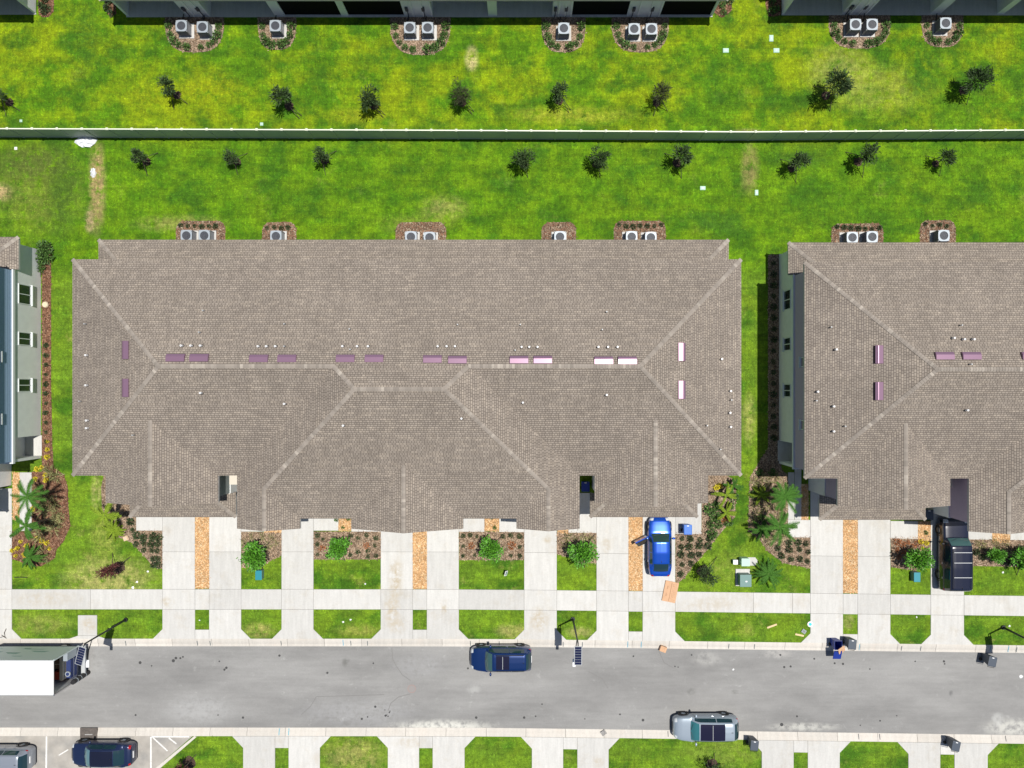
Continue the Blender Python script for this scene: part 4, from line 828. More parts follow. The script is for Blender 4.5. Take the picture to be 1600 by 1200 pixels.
shrubs([(1178,752),(1190,745),(1200,752),(1212,745),(1222,760),(1190,762),(1180,785),(1195,790),(1210,785),(1222,790),(1215,802),(1180,802),(1178,815),(1205,832),(1218,840),(1200,845),(1192,835)], 'p', 'pale strappy plant in the wide bed beside the right block', 'pale strappy plants beside the right block', 'bromeliad', 'plant', sc=1.1)
shrubs([(1186,738),(1206,738),(1216,775),(1176,772),(1188,808),(1212,822),(1224,826)], 'g', 'green shrub among the palms beside the right block', 'green shrubs beside the right block', sc=1.05)
shrubs([(1208,y) for y in range(412, 700, 17)], 'd', 'small dark shrub along the shaded wall of the right block', 'small shrubs along the shaded wall of the right block', sc=.7)
shrubs([(73,y) for y in range(540, 700, 15)], 'd', 'small dark shrub in the narrow bed along the left block wall', 'small dark shrubs along the left block wall', sc=.6)
shrubs([(72,395),(66,404),(76,402),(66,418),(74,388)], 'b', 'big leafy shrub at the back corner of the left block', 'big leafy shrubs at the back corner of the left block', sc=.85)
shrubs([(75,690),(75,702),(75,714),(58,733),(66,730),(56,748),(73,750),(72,742),(52,795),(33,846),(43,852),(29,856),(74,848),(78,857),(26,868),(40,866),(20,860),(60,840),(66,844)], 'y', 'yellow flowering plant in the left brown mulch bed', 'yellow flowers in the left brown mulch bed', 'flowering_plant', 'plant', sc=.62)
shrubs([(76,732),(84,738),(90,745),(70,788),(78,783),(88,784),(72,796),(90,800),(88,812),(94,818),(86,826),(76,828),(68,824),(62,840),(70,862),(76,872),(66,835),(96,808)], 'p', 'pale star shaped plant in the left brown mulch bed', 'pale star plants in the left brown mulch bed', 'bromeliad', 'plant', sc=1.3)
shrubs([(1400,846),(1408,850),(1417,847),(1425,853),(1400,858),(1410,862),(1432,848),(1404,870)], 'o', 'reddish plant in the bed left of the black off-roader', 'reddish plants left of the black off-roader', 'bedding_plant', 'plant', sc=.9)
shrubs([(1438,846),(1447,848),(1440,856)], 'y', 'yellowish flowering plant left of the black off-roader', 'yellow plants left of the black off-roader', 'flowering_plant', 'plant', sc=.7)
shrubs([(1526,848),(1534,852),(1558,852),(1570,848),(1552,845)], 'p', 'straw coloured tuft right of the black off-roader', 'straw tufts right of the black off-roader', 'grass_tuft', 'plant', sc=.8)
shrubs([(1524,862),(1533,870),(1558,868),(1592,858),(1575,876)], 'd', 'dark low shrub right of the black off-roader', 'dark low shrubs right of the black off-roader', sc=1)
shrubs([(1438,394),(1446,388),(532,838)][:2], 'd', 'dark shrub wedged by the single unit behind the right roof', 'wedged shrubs by the right single unit', sc=.7)
shrubs([(66,10),(72,0),(74,14),(70,20)], 'd', 'reddish dark shrub at the corner of the top left block', 'shrubs at the corner of the top left block', sc=.9)
shrubs([(170,14),(172,2),(176,22)], 'd', 'dark shrub at the left corner of the middle top block', 'shrubs at the left corner of the middle top block', sc=.9)
shrubs([(1128,8),(1136,-2),(1130,20),(1140,2)], 'g', 'green shrub at the right corner of the middle top block', 'shrubs at the right corner of the middle top block', sc=.9)
shrubs([(1206,4),(1212,16),(1205,18)], 'g', 'green shrub at the left corner of the top right block', 'shrubs at the left corner of the top right block', sc=.9)
shrubs([(526,812),(535,806),(536,824),(545,810),(768,808),(773,824),(761,806),(1446,832)], 'g', 'tiny green plant in the orange chip strips by the front doors', 'tiny plants in the chip strips', 'bedding_plant', 'plant', sc=.45)
# ================================================================ STREET LAMPS (solar)
def lamp(lab, gx, gy, rz=0):
    t = thing('street_lamp', lab, 'street lamp', G(gx, gy))
    MB().tube([(0,0,0), (0,0,2.5), (0,0,5.25)], [.085, .07, .05], 10).obj('pole', BLK, t); MB().cyl((0,0), .17, 0, .12, 12).obj('base', BLK, t)
    MB().tube([(0,0,4.35), (-.12,-.7,4.55), (-.22,-1.45,4.5)], .035, 6).obj('arm', BLK, t)
    MB().box(-.34, -.12, -1.95, -1.4, 4.44, 4.53).obj('lamp_head', WHITE, t, bevel=.02)
    p = bpy.data.objects.new('solar_panel', None)
    M_ = Matrix.Translation((0,-.15,5.42)) @ Matrix.Rotation(rz, 4, 'Z') @ Matrix.Rotation(math.radians(9), 4, 'X')
    fr = MB().box(-.27, .27, -1.42, 0, -.02, .02).obj('solar_panel', LEAD, t); fr.matrix_local = M_
    c = MB()
    for i in range(7): c.box(-.235, .235, -1.385+i*.195, -1.385+i*.195+.178, .021, .026)
    c.obj('solar_cells', M('solar_cells', (.012,.016,.05), .15, spec=.7), fr)
    MB().tube([(0,0,5.2), (0,-.25,5.36)], .04, 6).obj('bracket', BLK, t)
lamp('black solar street lamp on the verge beside the white box truck', 197, 968, -.32)
lamp('black solar street lamp on the verge between the navy off-roader and the middle driveways', 895, 967, 0)
lamp('black street lamp leaning out of the right edge of the photo', 1567, 980, .1)
# ================================================================ WHEELED BINS
BING = M('grey_bin', (.05,.065,.09), .5); BINB = M('blue_bin', (.008,.03,.24), .5); BINL = M('bright_blue_bin', (.015,.13,.50), .45)
def cart(lab, gx, gy, rz, mt, opn=False, sc=1, grp=None):
    t = thing('wheeled_bin', lab, 'wheeled bin', G(gx, gy, -.07 if opn is None else 0), rz, grp); b = MB()
    b.add([(-.22,-.25,.06),(.22,-.25,.06),(.22,.22,.06),(-.22,.22,.06),(-.29,-.34,1.0),(.29,-.34,1.0),(.29,.36,1.0),(-.29,.36,1.0)], [(0,3,2,1),(0,1,5,4),(1,2,6,5),(2,3,7,6),(3,0,4,7)])
    bo = b.obj('bin_body', mt, t); md = bo.modifiers.new('shell', 'SOLIDIFY'); md.thickness = .03
    ln = []; lid = MB(); lid.box(-.31, .31, -.76, 0, 0, .05); lo = lid.obj('lid', mt, t, bevel=.04); lo.location = (0, .40, 1.02)
    if opn: lo.rotation_euler = (math.radians(-200), 0, 0); lo.location = (0, .44, 1.0)
    MB().box(-.08, .08, -.70, -.64, .051, .056).obj('lid_label', WHITE, lo)
    MB().tube([(-.25,.40,.97), (-.25,.48,.98), (.25,.48,.98), (.25,.40,.97)], .02, 6).obj('handle', BLACK, t)
    for s in (-1, 1):
        w = MB().cyl((0,0), .13, -.03, .03, 14).obj('wheel', BLACK, t); w.rotation_euler = (0, math.pi/2, 0); w.location = (s*.29, .24, .13)
    t.scale = (sc,)*3
    return t
cart('dark grey wheeled bin standing by the blue one at the right block kerb', 1322, 999, math.pi-.1, BING)
cart('blue wheeled bin with lid open and cardboard sticking out at the right kerb', 1301, 1001, math.pi+.0, BINB, True)
cart('dark grey wheeled bin on the southern kerb just right of the silver sedan', 1172, 1154, math.pi-.1, BING)
cart('dark grey wheeled bin on the southern kerb at lower right, between two driveways', 1481, 1155, math.pi-.2, BING)
cart('dark grey wheeled bin in the road gutter under the right hand lamp', 1538, 1026, math.pi-.2, BING).location.z = -.09
cart('bright blue wheeled bin on the walk beside the blue sedan', 1070, 823, math.pi, BINL)
cart('deep blue wheeled bin inside the dark entry slot of the central block', 913, 757, math.pi, BINB)
cart('dark bin standing in the shade behind the black off-roader', 1440, 800, math.pi, BING)
# ================================================================ BOXES, COVERS, SMALL THINGS
def cardboard(name, lab, cat, gx, gy, w, l, h, rz, z0=.04, prt=True):
    t = thing(name, lab, cat, G(gx, gy, z0), rz); MB().box(-w/2, w/2, -l/2, l/2, 0, h).obj('board', CARD, t, bevel=.008)
    if prt:
        MB().box(-.02*w/2-.012, .012, -l*.46, l*.46, h+.001, h+.003).obj('seam', CARDP, t)
        q = MB()
        for r_, s_ in ((-.27, -.22), (-.27, .12)):
            for k in range(3): q.box(r_*w-.05, r_*w+.05, (s_+k*.055)*l, (s_+k*.055)*l+.035, h+.001, h+.003)
        for k in range(9): q.box(w*.12, w*.12+.02, -l*.35+k*.14, -l*.35+k*.14+.09, h+.001, h+.003); q.box(w*.22, w*.22+.02, -l*.38+k*.15, -l*.38+k*.15+.08, h+.001, h+.003)
        q.obj('print', CARDP, t)
    for s in (-1, 1): MB().box(s*w/2-(.16 if s > 0 else 0), s*w/2+(.16 if s < 0 else 0), -l/2+.03, l/2-.03, h+.0035, h+.009).obj('flap', CARD, t)
    return t
cardboard('flattened_carton', 'large flattened cardboard carton lying behind the blue sedan', 'cardboard box', 1047, 924, 1.05, 1.6, .09, -.2)
cardboard('cardboard_box', 'small brown cardboard box in the kerb gutter below the big flat carton', 'cardboard box', 1035.5, 1013, .5, .42, .3, -.35, -.06, False)
cb = MB().box(-.3, .3, -.28, .28, 0, .025).obj('cardboard_sheet', CARD, loc=G(1306, 1008, .98), rz=.5); cb.rotation_euler = (.5, .2, .5); tag(cb, 'torn cardboard sheet sticking out of the open blue bin', 'cardboard')
MB().box(-.1, .12, -.3, -.1, .026, .04).obj('loose_flap', CARD, cb)
LUM = M('pale_lumber', (.65,.5,.28), .8)
for gx, gy, l, rz, lab in ((1206,978,.8,.35,'pale wood offcut near the middle of the verge right of the cardboard'), (1249,992,.68,-.2,'pale wood offcut lying at the bottom corner of the verge by the teal disc')):
    o = MB().box(-l/2, l/2, -.07, .07, 0, .04).obj('wood_offcut', LUM, loc=G(gx, gy, .01), rz=rz, bevel=.006); tag(o, lab, 'wood offcut')
t = thing('teal_disc', 'white rimmed teal disc lying at the driveway edge of the right block', 'disc', G(1265.5, 975, .035)); MB().cyl((0,0), .22, 0, .03, 22).obj('rim', WHITE, t); MB().cyl((0,0), .12, .031, .05, 18).obj('centre', M('teal', (.03,.5,.55), .4), t)
t = thing('paver_block', 'grey concrete block lying on the verge beside the teal disc', 'block', G(1255.5, 986, .0), -.6); MB().box(-.17,.17,-.15,.15,0,.1).obj('slab', M('grey_block', (.3,.33,.33), .9), t, bevel=.01); MB().box(-.09,.09,-.07,.07,.1005,.108).obj('recess', M('grey_block_dark', (.2,.22,.22), .9), t)
def cover(lab, gx, gy, w, l, mt, rz=0, h=.06, cat='utility cover'):
    t = thing('utility_cover', lab, cat, G(gx, gy), rz); MB().box(-w/2, w/2, -l/2, l/2, -.02, h*.6).obj('collar', mt, t, bevel=.01); MB().box(-w/2+.04, w/2-.04, -l/2+.04, l/2-.04, h*.6+.001, h).obj('lid', mt, t, bevel=.008); MB().box(-.03, .03, -.05, .05, h+.001, h+.006).obj('latch', LEAD, t)
for a in [('pale green utility cover on the upper lawn left of its two neighbours',1134,79,.45,.34),('upright pale utility cover beside the top right block, upper of two',1205,60,.32,.5),('lower pale utility cover beside the top right block',1213,79,.45,.34),('pale green utility cover on the lawn above the central roof, the left one',1098,294,.42,.3),('pale green utility cover near the brown lawn seam, right one',1182,301,.26,.42)]: cover(*a, GREENP)
cover('white square plate on the lawn at far left below the fence', 25, 232, .22, .22, WHITE)
cover('round pale cover in the lawn above the fence near the left', 33, 189, .2, .2, GREENP); cover('pale cover in the lawn above the fence left of centre', 409, 194, .24, .24, GREENP)
cover('small pale stone in the bed corner left of the first driveway', 197, 841, .4, .34, M('tan_stone', (.6,.45,.3), .9), .4, .12, 'stone')
o = MB().cyl((0,0), .26, 0, .1, 12, .2).obj('pale_stone', M('round_stone', (.62,.52,.38), .9), loc=G(71, 476)); tag(o, 'round pale stone in the narrow bed along the left block', 'stone')
# heap of white plastic wrap at the fence foot, and a scrap further down
def wrap(lab, gx, gy, rx, ry, seed):
    r = random.Random(seed); v = [(0,0,.22)]; f = []; n = 16
    for j, (q, z) in enumerate(((.45,.2),(.8,.1),(1,.0))):
        for k in range(n): a = 2*math.pi*k/n; s = q*r.uniform(.75,1.2); v.append((rx*s*math.cos(a), ry*s*math.sin(a), max(0, z*r.uniform(.3,1.5))))
    f += [(0, 1+k, 1+(k+1) % n) for k in range(n)]
    for j in range(2): f += [(1+j*n+k, 1+(j+1)*n+k, 1+(j+1)*n+(k+1) % n, 1+j*n+(k+1) % n) for k in range(n)]
    tag(link('plastic_wrap', mesh('plastic_wrap', v, f, M('white_wrap', (.75,.76,.8), .35)), None, G(gx, gy)), lab, 'plastic sheet')
wrap('crumpled white plastic sheet heaped at the foot of the fence', 135, 222, .85, .45, 3); wrap('small white plastic scrap on the bare dirt path', 146, 270, .22, .42, 4)
# transformer, pedestals, meter boxes
TEAL = M('transformer_green', (.12,.22,.20), .5); TEALB = M('teal_box', (.02,.22,.28), .4)
t = thing('transformer', 'dark green electrical transformer on a pale pad near the verge', 'transformer', G(1160, 903)); MB().box(-.55,.55,-.6,.72,-.02,.1).obj('pad', CONC, t)
MB().box(-.42,.42,-.45,.45,.101,.8).obj('cabinet', TEAL, t, bevel=.03); MB().box(-.44,.44,-.47,.47,.801,.84).obj('lid', TEAL, t, bevel=.015); MB().box(-.02,.12,-.1,0,.8405,.845).obj('warning_label', WHITE, t)
t = thing('telecom_pedestal', 'pale green service cabinet above the transformer', 'utility cabinet', G(1160.5, 875)); MB().box(-.3,.3,-.28,.28,0,.72).obj('cabinet', GREENP, t, bevel=.03); MB().box(-.32,.32,-.3,.3,.721,.75).obj('lid', GREENP, t, bevel=.01)
t = thing('utility_box', 'small white-green service box left of the pale green cabinet', 'utility box', G(1147, 876.5)); MB().box(-.16,.16,-.16,.16,0,.38).obj('cabinet', GREENP, t, bevel=.02); MB().box(-.18,.18,-.18,.18,.381,.4).obj('lid', WHITE, t, bevel=.01)
t = thing('concrete_pad', 'pale concrete pad lying right of the green service cabinet', 'concrete pad', G(1174, 877)); MB().prism([(-.45,-.32),(.28,-.32),(.45,-.1),(.45,.1),(.28,.32),(-.45,.32)], -.02, .06).obj('slab', CONC, t)
for gx, gy, lab in ((408,896,'teal utility box on the lawn below the leftmost bright tree'), (1427,899,'teal utility box on the lawn below the tree left of the black off-roader')):
    t = thing('utility_box', lab, 'utility box', G(gx, gy)); MB().box(-.24,.24,-.36,.36,0,.5).obj('cabinet', TEAL, t, bevel=.03); MB().box(-.25,.25,-.37,.37,.501,.56).obj('lid', TEALB, t, bevel=.025)
t = thing('yard_sign', 'small white yard sign leaning on the lawn between two driveways', 'sign', G(791, 893)); 
for s in (-1, 1): MB().tube([(s*.12,0,0), (s*.12,0,.5)], .012, 5).obj('leg', LEAD, t)
sg = MB().box(-.2,.2,-.012,.012,-.18,.18).obj('board', WHITE, t, loc=(0,0,.55)); sg.rotation_euler = (-.5, 0, 1.3); MB().box(-.15,.15,-.02,-.0125,-.1,.1).obj('print', TEAL, sg)
o = MB().tube([(-.5,0,.03),(.0,.02,.04),(.5,.0,.03)], .03, 6).obj('black_pipe', BLACK, loc=G(33, 902)); tag(o, 'short black pipe lying on the left lawn above the sidewalk', 'pipe')
t = thing('litter_frame', 'bent dark metal rack on the driveway at the left edge', 'rack', G(5, 990, .04)); MB().tube([(-.1,-.1,0),(.2,-.25,.03),(.15,.1,.05),(.28,.4,.02)], .025, 5).obj('frame', STAKE, t); MB().tube([(-.2,-.3,0),(.05,-.2,.02),(.3,-.35,.02)], .025, 5).obj('rung', STAKE, t)
o = MB().box(-.2,.2,-.18,.18,0,.03).obj('debris_tile', M('speckled_tile', (.25,.24,.23), .9, var=.5, vscale=20), loc=G(943, 1145, -.0), rz=.6); tag(o, 'dark speckled tile lying on the southern kerb', 'tile')
t = thing('drain_grate', 'dark metal plate set in the kerb beside the parked dark sedan', 'drain cover', G(139, 1147, .0)); MB().box(-.67,.67,-.5,.5,-.02,.04).obj('plate', M('rusty_plate', (.10,.085,.075), .7, var=.3, vscale=8), t); MB().box(-.3,.3,-.05,.02,.041,.046).obj('mark', M('grey_mark', (.35,.34,.33), .8), t)
for gx, gy, s, lab in ((536,972,.14,'white litter scraps on the verge left of centre, larger scrap'),(548,968,.12,'white litter scrap on the verge left of centre, smaller scrap to the right'),(312,969,.1,'white scrap on the narrow grass strip of the first driveway pair'),(214,909,.16,'pale rubble bit on the lawn left of the first driveway, upper'),(208,918,.18,'pale rubble bit on the lawn left of the first driveway, lower'),(231,893,.12,'small white stone near the clipped shrubs'),(571,912,.12,'white flower head in the lawn left of centre'),(1567,894,.14,'white scrap on the lawn right of the black off-roader'),(1432,964,.12,'white scrap on the verge right of the blue bin'),(1577,978,.14,'pale cover on the verge near the right lamp'),(1597,1058,.2,'white scrap on the road at the right edge'),(1146,1047,.14,'pale scrap on the road above the silver sedan')):
    b = MB(); r = random.Random(int(gx)); n = 7; s *= .7; b.add([(0,0,.04)]+[(s*r.uniform(.5,1.2)*math.cos(6.283*k/n), s*r.uniform(.5,1.2)*math.sin(6.283*k/n), .0) for k in range(n)], [(0,1+k,1+(k+1) % n) for k in range(n)])
    tag(b.obj('scrap', WHITE, loc=G(gx, gy, -.085 if 1012 < gy < 1135 else .02), rz=0), lab, 'scrap')
# ================================================================ VEHICLES
def interp(x, xs, ys): return float(np.interp(x, xs, ys))
TAIL = M('tail_lamp', (.35,.01,.01), .2); HEAD = M('head_lamp', (.6,.63,.65), .1); TRIMB = M('black_trim', (.015,.015,.017), .5); SEAT = M('seat_fabric', (.16,.15,.14), .8)
def car(lab, cat, gx, gy, rz, L, Wd, H, paint, kind='sedan', roofglass=None, door_open=False, rails=False, z0=-.09, name='parked_car', scr=None, roofm=None):
    t = thing(name, lab, cat, G(gx, gy, z0), rz); hl = L/2; hw = Wd/2
    boxy = kind == 'box'
    if kind == 'sedan':   U = [0,.015,.05,.12,.25,.5,.72,.86,.95,.985,1]; WF = [.62,.74,.86,.95,1,1,1,.96,.88,.78,.66]; ZT = [.42,.60,.70,.78,.92,.95,.98,1.05,1.03,.95,.6]; G0, RF, RR, G1 = .27, .395, .75, .90
    elif kind == 'suv':   U = [0,.015,.05,.12,.25,.5,.72,.86,.95,.985,1]; WF = [.56,.72,.85,.94,1,1,1,.97,.9,.82,.68]; ZT = [.5,.78,.92,1.0,1.08,1.10,1.12,1.13,1.12,1.05,.7]; G0, RF, RR, G1 = .26, .375, .90, .985
    else:                 U = [0,.01,.03,.12,.25,.5,.72,.86,.97,.99,1]; WF = [.84,.93,.97,1,1,1,1,1,.99,.97,.93]; ZT = [.6,1.0,1.12,1.16,1.2,1.2,1.2,1.2,1.2,1.15,.8]; G0, RF, RR, G1 = .26, .35, .95, .995
    VV = [0,.3,.55,.68,.74,.80,.90,1]; YF = [0,.45,.78,.92,.97,1,1,.92]; ZD = [.035,.03,.012,-.03,-.10,-.2,None,None]
    def B(u, v, off=0):
        s = 1 if v >= 0 else -1; v = abs(v); w = interp(u, U, WF)*hw; zt = interp(u, U, ZT)
        zs = [zt+.035, zt+.03, zt+.012, zt-.03, zt-.10, zt-.22, .42, .2]
        y = interp(v, VV, YF)*w; z = interp(v, VV, zs); x = hl-u*L
        if off:
            y += off*(v > .7); z += off*(v <= .74)
        return Vector((x, s*y, z))
    bel = lambda u: interp(u, U, ZT)
    GU = [G0, (G0+RF)/2, RF, (RF+RR)/2, RR, (RR+G1)/2, G1]
    b0, b1 = bel(G0)+.02, bel(G1)+.02
    GH = [b0, b0+(H-b0)*.58, H-.045, H, H-.05, b1+(H-b1)*.62, b1]
    RW = [.80, .76, .71, .715, .69, .66, .68] if not boxy else [.86,.84,.83,.83,.83,.83,.84]
    def R(u, v, off=0):
        s = 1 if v >= 0 else -1; v = abs(v); h = interp(u, GU, GH); bw = interp(u, U, WF)*hw*.955; rw = interp(u, GU, RW)*hw; bz = bel(u)-.03
        h = max(h, bz+.01)
        ys = [0, rw*.6, rw*.9, rw, rw+(bw-rw)*.25, bw]; zs = [h, h-.015, h-.045, h-.10, h-.10-(h-.1-bz)*.25, bz]
        for i in range(1, 6): zs[i] = min(zs[i], zs[i-1]); zs[i] = max(zs[i], bz)
        vs = [0, .4, .6, .68, .76, 1]
        y = interp(v, vs, ys); z = interp(v, vs, zs); x = hl-u*L
        curve = .10*(1-(v**2)) if u <= RF else (-.05*(1-v**2) if u >= RR else 0)   # bowed screens
        k = (1-(u-G0)/(RF-G0)) if u <= RF else ((u-RR)/(G1-RR) if u >= RR else 0)
        return Vector((x+curve*max(0, k), s*y, z))
    def patch(fn, u0, u1, v0, v1, nu, nv, nm, mat, off, parent, thick=0):
        v = []; f = []
        us = np.linspace(u0, u1, nu+1); vs = np.linspace(v0, v1, nv+1)
        for u in us:
            for w in vs:
                p = fn(u, w); e = 1e-3; n = (fn(min(u+e,1), w)-fn(max(u-e,0), w)).cross(fn(u, min(w+e,1))-fn(u, max(w-e,-1)))
                n = n.normalized() if n.length > 1e-9 else Vector((0,0,1)); c = Vector((0, 0, .6)); 
                if n.dot(p-Vector((p.x, 0, .5))) < 0: n = -n
                v.append(p+n*off)
        for i in range(nu):
            for j in range(nv): a = i*(nv+1)+j; f.append((a, a+nv+1, a+nv+2, a+1))
        me = mesh(nm, v, f, mat, smooth=True); bm = bmesh.new(); bm.from_mesh(me); bmesh.ops.recalc_face_normals(bm, faces=bm.faces)
        if sum(x.normal.z*x.calc_area() for x in bm.faces) < -1e-4: bmesh.ops.reverse_faces(bm, faces=bm.faces)
        bm.to_mesh(me); bm.free(); return link(nm, me, parent)
    # body shell
    nu = 44; vs = sorted(set([-x for x in VV]+VV+[.15,-.15,.42,-.42,.62,-.62,.71,-.71,.77,-.77,.85,-.85])); us = sorted(set(list(np.linspace(0, 1, nu))+[.006,.015,.03,.985,.994]))
    v = [B(u, w) for u in us for w in vs]; nv = len(vs); f = []
    for i in range(len(us)-1):
        for j in range(nv-1): a = i*nv+j; f.append((a, a+nv, a+nv+1, a+1))
    f += [tuple(range(nv)), tuple(reversed(range((len(us)-1)*nv, len(us)*nv)))]
    me = mesh('body', v, f, paint, smooth=True); bm = bmesh.new(); bm.from_mesh(me); bmesh.ops.recalc_face_normals(bm, faces=bm.faces); bm.to_mesh(me); bm.free(); body = link('body', me, t)
    # greenhouse shell and glass
    patch(R, G0, G1, -1, 1, 30, 30, 'cabin', paint, 0, t)
    e = .004; sl_ = .012
    patch(R, G0+.012, RF-.006, -.62, .62, 8, 12, 'windscreen', scr or CSCR, e*2, t)
    patch(R, RR+.006 if kind == 'sedan' else RR+.008, G1-.012 if kind == 'sedan' else G1-.004, -.6, .6, 8, 12, 'rear_window', CGLS, e*2, t)
    mid = (RF+RR)/2+.0
    for s in (-1, 1):
        for a, c in ((G0+.055, mid-.006), (mid+.006, RR+ (.02 if kind == 'sedan' else -.02))):
            patch(R, a, c, s*.72, s*.955, 8, 4, 'side_window', CGLS, e*2, t)
    if roofm: patch(R, RF+.004, RR-.004, -.63, .63, 10, 12, 'roof_panel', roofm, e*1.5, t)
    if roofglass:
        a, c, ww = roofglass; sg = patch(R, a, c, -ww, ww, 6, 8, 'sunroof', M('sunroof_glass', (.012,.012,.03), .1, spec=.5), e*2.5, t)
        x = hl-(a+c)/2*L; p0 = R((a+c)/2, -ww, 0); p1 = R((a+c)/2, ww, 0); z = R((a+c)/2, 0, 0).z
        MB().box(x-.012, x+.012, p0.y*.92, p1.y*.92, z+.004, z+.016).obj('sunroof_bar', LEAD, sg)
    if rails:
        for s in (-1, 1):
            y = s*hw*interp((RF+RR)/2, GU, RW)*.86; MB().tube([(hl-(RF+.05)*L, y, H-.03), (hl-(RF+.07)*L, y, H+.05), (hl-(RR-.04)*L, y, H+.05), (hl-(RR-.02)*L, y, H-.04)], .02, 5).obj('roof_rail', CHR if rails == 'c' else TRIMB, t)
        if rails == 'x':
            for u in (RF+.08, RF+.22, RF+.42): MB().box(hl-u*L-.02, hl-u*L+.02, -hw*.68, hw*.68, H+.03, H+.05).obj('cross_bar', LEAD, t)
    # hood, boot, door skins with shut lines
    patch(B, .035, G0-.006, -.60, .60, 10, 12, 'hood', paint, .006, t)
    if kind == 'sedan': patch(B, G1+.008, .97, -.58, .58, 5, 10, 'boot_lid', paint, .006, t)
    for s in (-1, 1):
        for k, (a, c) in enumerate(((G0+.045, mid-.002), (mid+.002, RR+.02 if kind == 'sedan' else RR-.10))):
            if door_open and s == 1 and k == 0: 
                patch(B, a, c, s*.76, s*.95, 8, 5, 'door_opening', SEAT, -.02, t); continue
            d = patch(B, a, c, s*.75, s*.955, 8, 5, 'door', paint, .006, t)
            p = B(c-.02, s*.80); MB().box(p.x, p.x+.16, p.y+min(0, s*.035), p.y+max(0, s*.035), p.z, p.z+.025).obj('door_handle', CHR, d)
        for nm, u0, u1, v0, v1, mt in (('headlight', .012, .055, .45, .74, HEAD), ('tail_light', .955, .985, .5, .76, TAIL)):
            patch(B, u0, u1, s*v0, s*v1, 4, 4, nm, mt, .007, t)
        patch(B, .10, .90, s*.93, s*1.0, 20, 2, 'sill', TRIMB, .008, t)
        for u in (.175, .80):
            r = .34 if not boxy else .40; x = hl-u*L; w = thing('wheel', None, None); w.parent = t; w.location = (x, s*(hw-.11), r); w.rotation_euler = (math.pi/2, 0, 0)
            ty = MB(); n = 22; prof = [(.6, -.11), (.93, -.12), (1, -.08), (1, .08), (.93, .12), (.6, .11)]; vv = []; ff = []
            for i in range(n):
                a = 2*math.pi*i/n; vv += [(r*q*math.cos(a), r*q*math.sin(a), z) for q, z in prof]
            for i in range(n):
                for q in range(6): ff.append((i*6+q, ((i+1) % n)*6+q, ((i+1) % n)*6+(q+1) % 6, i*6+(q+1) % 6))
            ty.add(vv, ff); ty.obj('tyre', BLACK, w, smooth=True)
            rm = MB().cyl((0,0), r*.61, -.06, .06, 18)
            for q in range(5):
                a = 2*math.pi*q/5
                for zz in (.0605, -.0735):
                    rm.add([(math.cos(a+o_)*rr_, math.sin(a+o_)*rr_, zz+h_) for h_ in (0, .013) for rr_, o_ in ((.05, -.6), (r*.56, -.13), (r*.56, .13), (.05, .6))], [(0,3,2,1), (4,5,6,7), (0,1,5,4), (1,2,6,5), (2,3,7,6), (3,0,4,7)])
            rm.obj('rim', ACF if not boxy else M('tan_rim', (.45,.4,.33), .4), w)
            ar = MB(); n = 20; vv = []; R1, R2 = r+.02, r+.085
            for i in range(n+1):
                a = math.pi*(-.12)+math.pi*1.24*i/n; vv += [(x+R1*math.cos(a), s*(hw+.002), r+R1*math.sin(a)), (x+R2*math.cos(a), s*(hw+.002), r+R2*math.sin(a)), (x+R2*math.cos(a), s*(hw-.13), r+R2*math.sin(a)), (x+R1*math.cos(a), s*(hw-.13), r+R1*math.sin(a))]
            ar.add(vv, [(i*4+q, i*4+(q+1) % 4, i*4+4+(q+1) % 4, i*4+4+q) for i in range(n) for q in range(4)]); me = ar.me('wheel_arch', TRIMB); bm = bmesh.new(); bm.from_mesh(me); bmesh.ops.recalc_face_normals(bm, faces=bm.faces); bm.to_mesh(me); bm.free(); link('wheel_arch', me, t)
        um = G0+.075; p = B(um, s*.72); mr = MB(); bm_ = bmesh.new(); bmesh.ops.create_icosphere(bm_, subdivisions=2, radius=1); me = bpy.data.meshes.new('mirror')
        for q in bm_.verts: q.co = Vector((q.co.x*.09, q.co.y*.15, q.co.z*.09))
        bm_.to_mesh(me); bm_.free(); me.materials.append(paint if not boxy else TRIMB); me.polygons.foreach_set('use_smooth', [True]*len(me.polygons)); o = link('mirror', me, t, (p.x, s*(hw+.10), bel(um)+.05))
        MB().tube([(p.x, s*(hw-.1), bel(um)-.0), (p.x, s*(hw+.05), bel(um)+.03)], .025, 5).obj('mirror_arm', TRIMB, o).matrix_parent_inverse = Matrix.Translation((p.x, s*(hw+.10), bel(um)+.05)).inverted()
    for s in (-1, 1):
        a = R(G0+.02, s*.08, .0); c = R(G0+.035, s*.5, 0); MB().tube([tuple(a+Vector((.03,0,.02))), tuple(c+Vector((.0,0,.03)))], .012, 4).obj('wiper', TRIMB, t)
    p = B(1, 0); MB().box(-hl-.012, -hl+.03, -.26, .26, .62 if kind == 'sedan' else .75, .74 if kind == 'sedan' else .87).obj('licence_plate', WHITE, t)
    MB().box(hl-.03, hl+.012, -hw*.4, hw*.4, .38, .55).obj('grille', TRIMB, t)
    fin = R(RR-.03, 0); MB().add([(fin.x+.12, -.02, fin.z-.01), (fin.x+.12, .02, fin.z-.01), (fin.x-.06, .02, fin.z-.01), (fin.x-.06, -.02, fin.z-.01), (fin.x-.05, 0, fin.z+.07)], [(0,1,4),(1,2,4),(2,3,4),(3,0,4)]).obj('roof_antenna', TRIMB, t)
